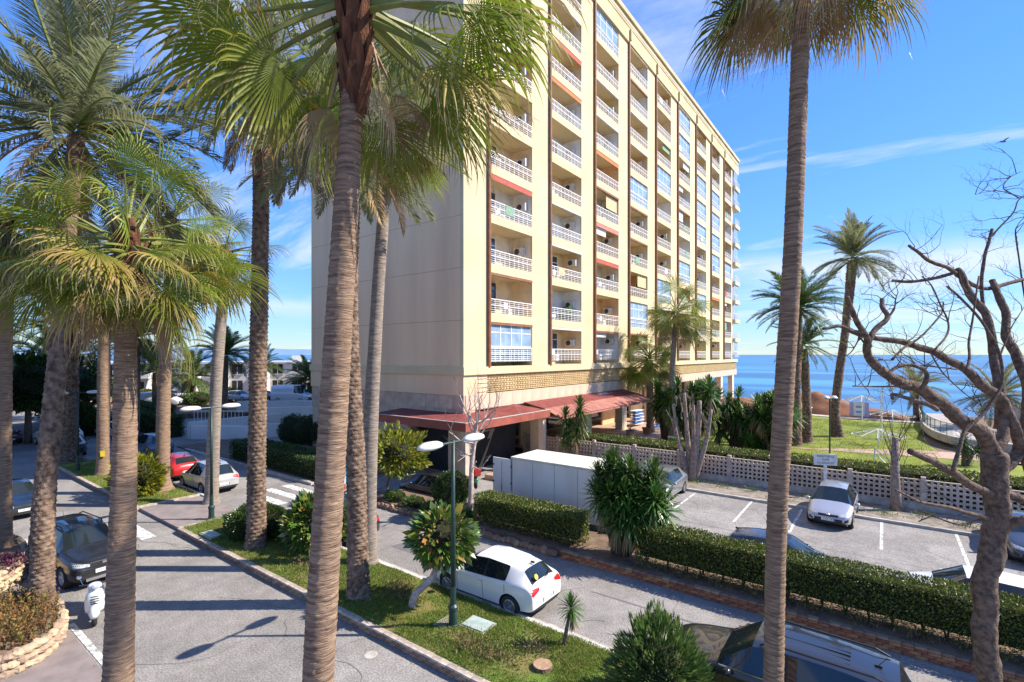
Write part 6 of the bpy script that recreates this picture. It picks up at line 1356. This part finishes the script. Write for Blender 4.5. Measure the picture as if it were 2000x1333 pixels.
car('dark_hatchback', 'dark grey car parked nose out behind the bare tree at the right edge', 'car', (4.6, 28.1, -.3), -PI / 2, 'sedan', 4.5, 1.8, 1.45, paint('steel', (.07, .075, .085), .4), plate='6113 HDV')
car('blue_car', 'dark blue car whose roof shows above the long hedge', 'car', (-2.9, 19.75, -.3), 0, 'hatch', 4.0, 1.75, 1.47, paint('navy', (.02, .04, .10), .2))
car('white_car', 'white car whose roof shows above the right part of the long hedge', 'car', (2.2, 19.85, -.3), PI, 'hatch', 4.3, 1.8, 1.50, paint('white2', (.76, .77, .78)))
car('black_hatchback', 'black hatchback parked behind the clipped ball tree', 'car', (-19.5, 19.15, -.28), PI, 'hatch', 4.1, 1.78, 1.48, paint('jet', (.018, .018, .02), .1), plate='1197 GXB')
car('grey_car', 'grey car beside the pollarded tree behind the yuccas', 'car', (-9.9, 27.2, -.3), -PI / 2, 'hatch', 4.2, 1.8, 1.5, paint('grey', (.25, .26, .28), .4))
car('silver_hatchback', 'silver tall hatchback on the service road beside the paved crossing', 'car', (-30.55, 12.45, 0), PI, 'hatch', 4.05, 1.75, 1.6, paint('silver2', (.50, .50, .50), .35), plate='9034 FTS')
car('red_car', 'red car parked ahead of the silver hatchback', 'car', (-35.4, 12.5, 0), PI, 'hatch', 4.1, 1.75, 1.45, paint('red', (.45, .02, .02)))
car('dark_car', 'dark car half hidden behind the rubber plant bush', 'car', (-18.5, 12.4, 0), PI, 'hatch', 4.1, 1.76, 1.42, paint('dark', (.03, .03, .035), .2))
car('blue_sedan', 'blue grey sedan facing the camera at the left edge', 'car', (-33.5, 5.05, 0), .03, 'sedan', 4.4, 1.78, 1.44, paint('bluegrey', (.015, .028, .06), 0), plate='3358 CDW')
FAR = [('white_suv', 'white SUV crossing the far end of the left road', (-55.6, 11.0, 0), 2.1 + PI / 2 - .35, 'suv', 4.6, 1.85, 1.65, (.72, .74, .76)), ('dark_car', 'dark car at the kerb behind the stout date palm', (-49.5, 10.6, 0), 2.9, 'sedan', 4.4, 1.8, 1.45, (.02, .025, .03)),
       ('blue_van', 'dark blue car beyond the yellow green bush', (-44.5, 14.2, 0), PI, 'hatch', 4.1, 1.75, 1.6, (.10, .13, .18)), ('white_car', 'white car behind the stout date palm', (-56, 15.2, 0), .2, 'sedan', 4.5, 1.8, 1.45, (.65, .68, .72)),
       ('red_car', 'bright red car high on the far bank at left', (-84, 18.6, 1.0), .5, 'hatch', 4.2, 1.8, 1.5, (.55, .02, .02)), ('white_van', 'white van with dark windshield behind the dark hedge', (-77, 25.5, .6), .9, 'van', 4.9, 1.95, 2.0, (.72, .74, .78)),
       ('white_car', 'white car parked before the white house entrance', (-88, 31, .6), 1.0, 'hatch', 4.2, 1.8, 1.5, (.7, .72, .75)), ('white_van', 'tall white panel van parked behind the white boundary wall', (-66.5, 38.0, .9), .55, 'van', 5.4, 2.0, 2.4, (.74, .76, .8)),
       ('white_pickup', 'silver car on the far bank left of the white van', (-74, 34.2, .9), .4, 'hatch', 4.2, 1.8, 1.5, (.5, .53, .57)), ('dark_car', 'dark car next to the tall white panel van', (-71, 36.4, .9), .4, 'hatch', 4.1, 1.8, 1.5, (.04, .045, .05)), ('purple_car', 'dark plum coloured car in the shade at the left edge', (-60, 8.2, 0), .2, 'hatch', 4.1, 1.8, 1.5, (.09, .02, .05))]
for (nm, lb, loc, rz, kd, L, w, h, c) in FAR:
    car(nm, lb, 'van' if 'van' in nm and kd == 'van' else 'car', loc, rz, kd, L, w, h, paint(nm + '%d' % int(abs(loc[0])), c, .1), level=1, detail=False, seams=False, panelvan=kd == 'van', group='cars beyond the cross street')
# box truck with open rear door
tk = thing('box_truck', 'white box truck with its rear door swung open beside the hedge', 'truck', (-10.6, 20.15, -.3), PI + PI)
boxm = mat('truck_box', (.76, .75, .72), (.58, .56, .52), rough=.5, scale=1.0, detail=12, stretch=(1, 1, .3), lo=.2, hi=.6)
cbm = paint('truck_white', (.76, .76, .75))
MB().box2((-3.55, -1.1, .55), (1.15, 1.1, 2.92)).build('cargo_box', boxm, tk, bevel=.03)
MB().box2((-3.6, -1.13, 2.86), (1.18, 1.13, 2.965)).build('roof_frame', mat('truck_roof', (.66, .64, .54), (.55, .53, .44), rough=.7, scale=2), tk)
for x in (-3.57, 1.12): MB().box2((x - .03, -1.125, .5), (x + .05, -1.1, 2.9)).build('corner_post', chrome, tk)
MB().box2((-4.65, -1.16, .6), (-3.6, -1.11, 2.84)).build('rear_door', boxm, tk); MB().box2((-3.62, -.02, .6), (-3.57, 1.08, 2.84)).build('rear_door', boxm, tk)
for k in range(1, 4): MB().box2((-3.55 + k * 1.175 - .012, -1.108, .6), (-3.55 + k * 1.175 + .012, -1.098, 2.86)).build('panel_seam', mat('seam_grey', (.42, .42, .42), rough=.6), tk)
MB().box2((-3.6, -1.125, .5), (1.16, -1.1, .62)).build('side_rail', chrome, tk)
for k in range(3): MB().box((-4.62, -1.17, .9 + k * .8), (.1, .03, .06)).build('hinge', trim, tk); MB().box((-3.62, -1.135, .9 + k * .8), (.1, .03, .08)).build('hinge', trim, tk)
for x in (-3.3, -1.2, .9): MB().box((x, -1.13, .56), (.1, .02, .05)).build('marker_lamp', mat('amber', (.7, .25, .02), rough=.3), tk)
for y in (-1.17,): MB().tube([(-4.1, y - .02, .7), (-4.1, y - .02, 2.7)], .018, 6).build('door_bar', chrome, tk)
MB().box2((-3.5, -.45, .35), (2.6, .45, .55)).build('chassis', trim, tk)
cabS = [(1.2, .95, 2.1), (1.7, .95, 2.15), (2.1, .93, 2.0), (2.75, .9, 1.25), (3.2, .85, 1.05), (3.35, .75, .8)]
mb = MB()
for i, (x, w, h) in enumerate(cabS): mb.add([(x, -w, .4), (x, -w, h * .62), (x, -w * .86, h), (x, w * .86, h), (x, w, h * .62), (x, w, .4)], [])
for i in range(len(cabS) - 1):
    for j in range(5): mb.f.append((i * 6 + j, i * 6 + j + 1, (i + 1) * 6 + j + 1, (i + 1) * 6 + j)); mb.mi.append(0)
mb.f.append(tuple(range(6))); mb.mi.append(0); mb.f.append(tuple(30 + k for k in range(5, -1, -1))); mb.mi.append(0)
mb.build('cab', cbm, tk)
MB().add([(2.14, -.78, 1.99), (2.14, .78, 1.99), (2.72, .76, 1.33), (2.72, -.76, 1.33)], [(0, 1, 2, 3)]).build('windshield', mat('truck_glass', (.10, .20, .28), (.06, .12, .18), rough=.05, spec=.8, scale=2), tk, loc=(.02, 0, .03))
for sg in (-1, 1):
    MB().add([(1.35, sg * .957, 1.3), (2.0, sg * .95, 1.28), (1.95, sg * .85, 1.9), (1.35, sg * .86, 2.0)], [(0, 1, 2, 3)]).build('side_window', carglass, tk)
    MB().box((2.2, sg * 1.1, 1.4), (.08, .16, .3)).build('mirror', trim, tk)
    for x in (-2.4, 2.5):
        o = MB().lathe([(.2, -.1), (.33, -.1), (.36, -.06), (.36, .06), (.33, .1), (.2, .1)], n=22, axis='Y').build('wheel', black, tk, smooth=True, loc=(x, sg * .9, .36)); MB().lathe([(.001, .03), (.21, .04)], n=14, axis='Y').build('rim', rimm, o).scale = (1, sg, 1)
    MB().blob((3.18, sg * .68, .88), (.12, .14, .09), 1, .05, 8, 6).build('headlight', headm, tk, smooth=True)
# scooters
def scooter(label, loc, rz, pm, seatc, box=None):
    t = thing('scooter', label, 'scooter', loc, rz)
    for x in (.62, -.58): o = MB().lathe([(.12, -.05), (.2, -.06), (.235, -.03), (.235, .03), (.2, .06), (.12, .05)], n=20, axis='Y').build('wheel', black, t, smooth=True, loc=(x, 0, .235)); MB().lathe([(.001, -.03), (.13, -.03), (.13, .03), (.001, .03)], n=12, axis='Y').build('rim', rimm, o)
    MB().blob((-.45, 0, .52), (.42, .2, .22), 2, .06, 14, 9).build('rear_body', pm, t, smooth=True); MB().box((.05, 0, .26), (.62, .32, .06)).build('footboard', trim, t, bevel=.02)
    mb = MB(); P = [(.34, .62), (.40, .75), (.46, .95), (.50, 1.0)]
    mb.tube(spline([(.28, 0, .26), (.36, 0, .5), (.44, 0, .8), (.42, 0, .98)], 10), [.1, .19, .2, .2, .2, .19, .17, .14, .11, .06], 12); o = mb.build('leg_shield', pm, t, smooth=True); o.scale = (.72, 1.15, 1); o.location = (.12, 0, 0)
    MB().lathe([(.001, .3), (.12, .26), (.16, .1), (.14, 0)][::-1], n=12, sx=1.9, sy=.85).build('front_fender', pm, t, smooth=True, loc=(.62, 0, .28))
    MB().blob((.44, 0, 1.04), (.13, .17, .1), 1, .05, 10, 7).build('headset', pm, t, smooth=True); MB().blob((.545, 0, 1.04), (.05, .09, .08), 1, .02, 10, 7).build('headlight', headm, t, smooth=True)
    MB().tube([(.38, -.34, 1.1), (.42, -.12, 1.08), (.42, .12, 1.08), (.38, .34, 1.1)], .02, 6).build('handlebar', trim, t); MB().tube([(.42, 0, 1.0), (.6, 0, .3)], .03, 6).build('fork', trim, t)
    for sg in (-1, 1): MB().tube([(.4, sg * .25, 1.1), (.38, sg * .33, 1.3)], .008, 4).blob((.38, sg * .34, 1.33), (.02, .06, .05), 1, .02, 8, 6).build('mirror', chrome, t)
    for k in range(4): MB().box((.625, 0, .6 + .065 * k), (.012, .2 - .02 * abs(k - 1.5), .024)).build('grille_slot', trim, t)
    MB().blob((-.35, 0, .76), (.4, .15, .07), 3, .05, 12, 7).build('seat', seatc, t, smooth=True)
    if box: MB().box((-.75, 0, .98), (.42, .42, .4)).build('top_box', box, t, bevel=.04)
    return t
scooter('pale blue white scooter parked in front of the dark SUV', (-18.15, 4.42, 0), -.28, paint('vespa', (.62, .68, .70)), mat('grey_seat', (.12, .12, .13), rough=.6))
scooter('green delivery scooter by the garage pillar', (-19.2, 22.0, -.15), 2.6, paint('green_scooter', (.02, .22, .14)), trim, mat('red_box', (.4, .03, .03), rough=.5))
# recycling bin and bollards near the hedge
t = thing('recycling_bin', 'bright blue recycling bin beside the shaded hedge', 'bin', (-25.4, 17.6, .0)); MB().lathe([(.36, 0), (.4, .1), (.42, 1.2), (.4, 1.25), (.3, 1.5), (.001, 1.58)], n=14).build('body', mat('bin_blue', (.02, .35, .65), rough=.4), t, smooth=False); MB().box((.32, -.25, 1.0), (.3, .3, .12)).build('slot', mat('bin_red', (.5, .03, .08), rough=.4), t)
for i, (x, y, lb) in enumerate(((-24.9, 16.6, 'red and white post left of the crossing bollards by the bin'), (-24.0, 16.75, 'red and white post nearest the garage side'))):
    t = thing('bollard', lb, 'bollard', (x, y, 0)); MB().lathe([(.06, 0), (.06, .35)], n=10).build('foot', mat('bollard_red', (.5, .04, .03), rough=.5), t); MB().lathe([(.058, .35), (.058, .8), (.03, .84), (.001, .85)], n=10).build('top', whitepaint, t)
struct(MB().box2((-26.3, 16.2, -.02), (-22.6, 18.2, .06)).build('corner_pavement', paving))
# ------------------------------------------------------------------ background: boundary wall, white houses
wl = mat('white_wall', (.72, .70, .67), (.62, .6, .57), rough=.9, scale=.6)
t = thing('boundary_wall', 'white rendered boundary wall with bar fence and ramp at left of the block', 'wall', (-46, 22, 0))
WC(MB().box2((-49.8, 18.6, 0), (-49.4, 27, 1.5)).build('wall', wl, t), t)
for a, b, h in (((-49.4, 18.8), (-44.4, 22.2), 1.15), ((-44.4, 22.2), (-41.5, 27.5), 1.35), ((-52, 26), (-44, 36), 2.0)): 
    mb = MB(); mb.bar((*a, h / 2), (*b, h / 2), .25, h); WC(mb.build('wall', wl, t), t)
mb = MB()
for k in range(14): p = Vector((-49.2, 18.9, 0)).lerp(Vector((-45.6, 21.4, 0)), k / 13); mb.bar((p.x, p.y, 1.1), (p.x, p.y, 2.5), .035)
mb.bar((-49.2, 18.9, 2.5), (-45.6, 21.4, 2.5), .06); mb.bar((-49.2, 18.9, 1.2), (-45.6, 21.4, 1.2), .05); WC(mb.build('bar_fence', white_metal, t), t)
struct(MB().box2((-47, 22, -.2), (-37.6, 38, .12)).build('side_yard', asphalt2))
t = thing('long_parapet', 'long pale parapet wall in front of the tall white panel van', 'wall', (-56, 34, 0)); mb = MB(); mb.bar((-61, 28, 1.4), (-48, 40.5, 1.4), .3, 1.3); WC(mb.build('wall', wl, t), t)
t = thing('flatbed_trailer', 'flatbed trailer loaded with blue and white goods beside the ramp', 'trailer', (-52, 31.5, 0), .8); MB().box((0, 0, .8), (6, 2, .5)).build('bed', mat('trailer_grey', (.4, .42, .45), rough=.6), t)
for k, (x, c) in enumerate(((-2, (.7, .7, .7)), (-1, (.05, .15, .5)), (.2, (.65, .65, .65)), (1.6, (.3, .32, .36)))): MB().box((x, 0, 1.2), (.9, 1.2, .35)).build('load', mat('load%d' % k, c, rough=.7), t)
for x in (-2, 2): 
    for sg in (-1, 1): MB().lathe([(.2, -.1), (.38, -.1), (.38, .1), (.2, .1)], n=14, axis='Y').build('wheel', black, t, loc=(x, sg * .95, .38))
struct(MB().poly([(-140, 10), (-70, 18), (-60, 34), (-56, 46), (-140, 75)], -.3, .55).build('far_bank', earth))
rw = thing('rubble_wall', 'low sandy rubble wall with shrubs before the white houses', 'wall', (-84, 34, .5)); rr = random.Random(3); mb = MB()
for k in range(90):
    u = k / 90; mb.blob((-92 + 26 * u, 20 + 24 * u + rr.uniform(-.5, .5), .9 + rr.uniform(-.2, .3)), (.7, .5, .5), k, .5, 7, 5)
WC(mb.build('stones', stonem, rw), rw); rw.children[0]['kind'] = 'stuff'
def house(label, loc, rz, L, dep, h, seed):
    t = thing('white_house', label, 'building', loc, rz, 'row of low white houses'); rg = random.Random(seed)
    MB().box((0, 0, h / 2), (L, dep, h)).build('wall', wl, t); MB().box((0, 0, h + .2), (L + .8, dep + .8, .35)).build('roof', whitepaint, t)
    n = int(L / 3.2)
    for k in range(n):
        x = -L / 2 + (k + .5) * L / n
        for z, hh in ((1.4, 2.0), (4.4, 1.7)):
            if rg.random() < .8:
                w = MB().box((x, -dep / 2 - .03, z), (1.7, .08, hh)).build('window', darkint, t)
                MB().box((x, -dep / 2 - .09, z - hh / 2 - .05), (2.0, .16, .1)).build('sill', whitepaint, w); MB().box((x, -dep / 2 - .08, z), (.07, .05, hh)).build('mullion', white_metal, w)
        if k % 2 == 0:
            MB().box((x + .5, -dep / 2 - .8, 3.1), (L / n * .9, 1.6, .18)).build('balcony_slab', whitepaint, t); MB().box((x + .5, -dep / 2 - 1.55, 3.6), (L / n * .9, .08, .9)).build('balcony_parapet', wl, t)
    for k in range(3): MB().add([(-L / 2 + (k + .5) * L / 3, -dep / 2 - 2.6, 0), (-L / 2 + (k + .5) * L / 3, -dep / 2, 0), (-L / 2 + (k + .5) * L / 3, -dep / 2, h * .75), (-L / 2 + (k + .5) * L / 3 + .3, -dep / 2 - 2.6, 0), (-L / 2 + (k + .5) * L / 3 + .3, -dep / 2, 0), (-L / 2 + (k + .5) * L / 3 + .3, -dep / 2, h * .75)], [(0, 1, 2), (5, 4, 3), (0, 2, 5, 3)]).build('sloping_fin', wl, t)
    MB().box((L * .2, 0, h + .9), (1.6, 1.6, 1.1)).build('chimney', whitepaint, t)
ang = math.atan2(.803, .596) - math.pi / 2 + R_(36.6)
house('white two storey house at left with recessed entrance', (-103, 34.5, .5), R_(50), 22, 9, 5.4, 1); house('white house in the middle of the row with dark windows', (-92, 49, .5), R_(48), 20, 9, 5.4, 2); house('white house nearest the apartment block', (-78.5, 62.5, .5), R_(44), 19, 9, 5.6, 3)
house('white building half hidden behind the dark palms at far left', (-112, 13, .5), R_(62), 18, 9, 5.4, 4)
for i, (x, y) in enumerate(((-77, 30), (-84, 37), (-70, 41), (-90, 28))): ball('bank_shrub', ('green shrub left of the lamp before the white houses', 'green shrub in the middle of the far bank', 'pale shrub by the round date palm', 'green shrub at the left end of the rubble wall')[i], (x, y, 1.3), (2.2, 1.5, .9), 2500, .2, 200 + i, hedge_leaf if i else oleander, core=.85, flat=.6, group='shrubs on the far bank')

t = thing('seagull', 'small gull gliding below the cirrus streak', 'bird', (8.5, 62.0, 26.5), 0.5); gm = mat('gull_grey', (.18, .18, .19), rough=.8)
MB().blob((0, 0, 0), (.3, .09, .08), 1, .05, 8, 6).build('body', gm, t, smooth=True)
for sg in (-1, 1): MB().add([(.12, sg * .05, .03), (-.1, sg * .05, .03), (-.02, sg * .45, .14), (.14, sg * .45, .15), (-.12, sg * .85, .06)], [(0, 1, 2, 3), (3, 2, 4)]).build('wing', gm, t)
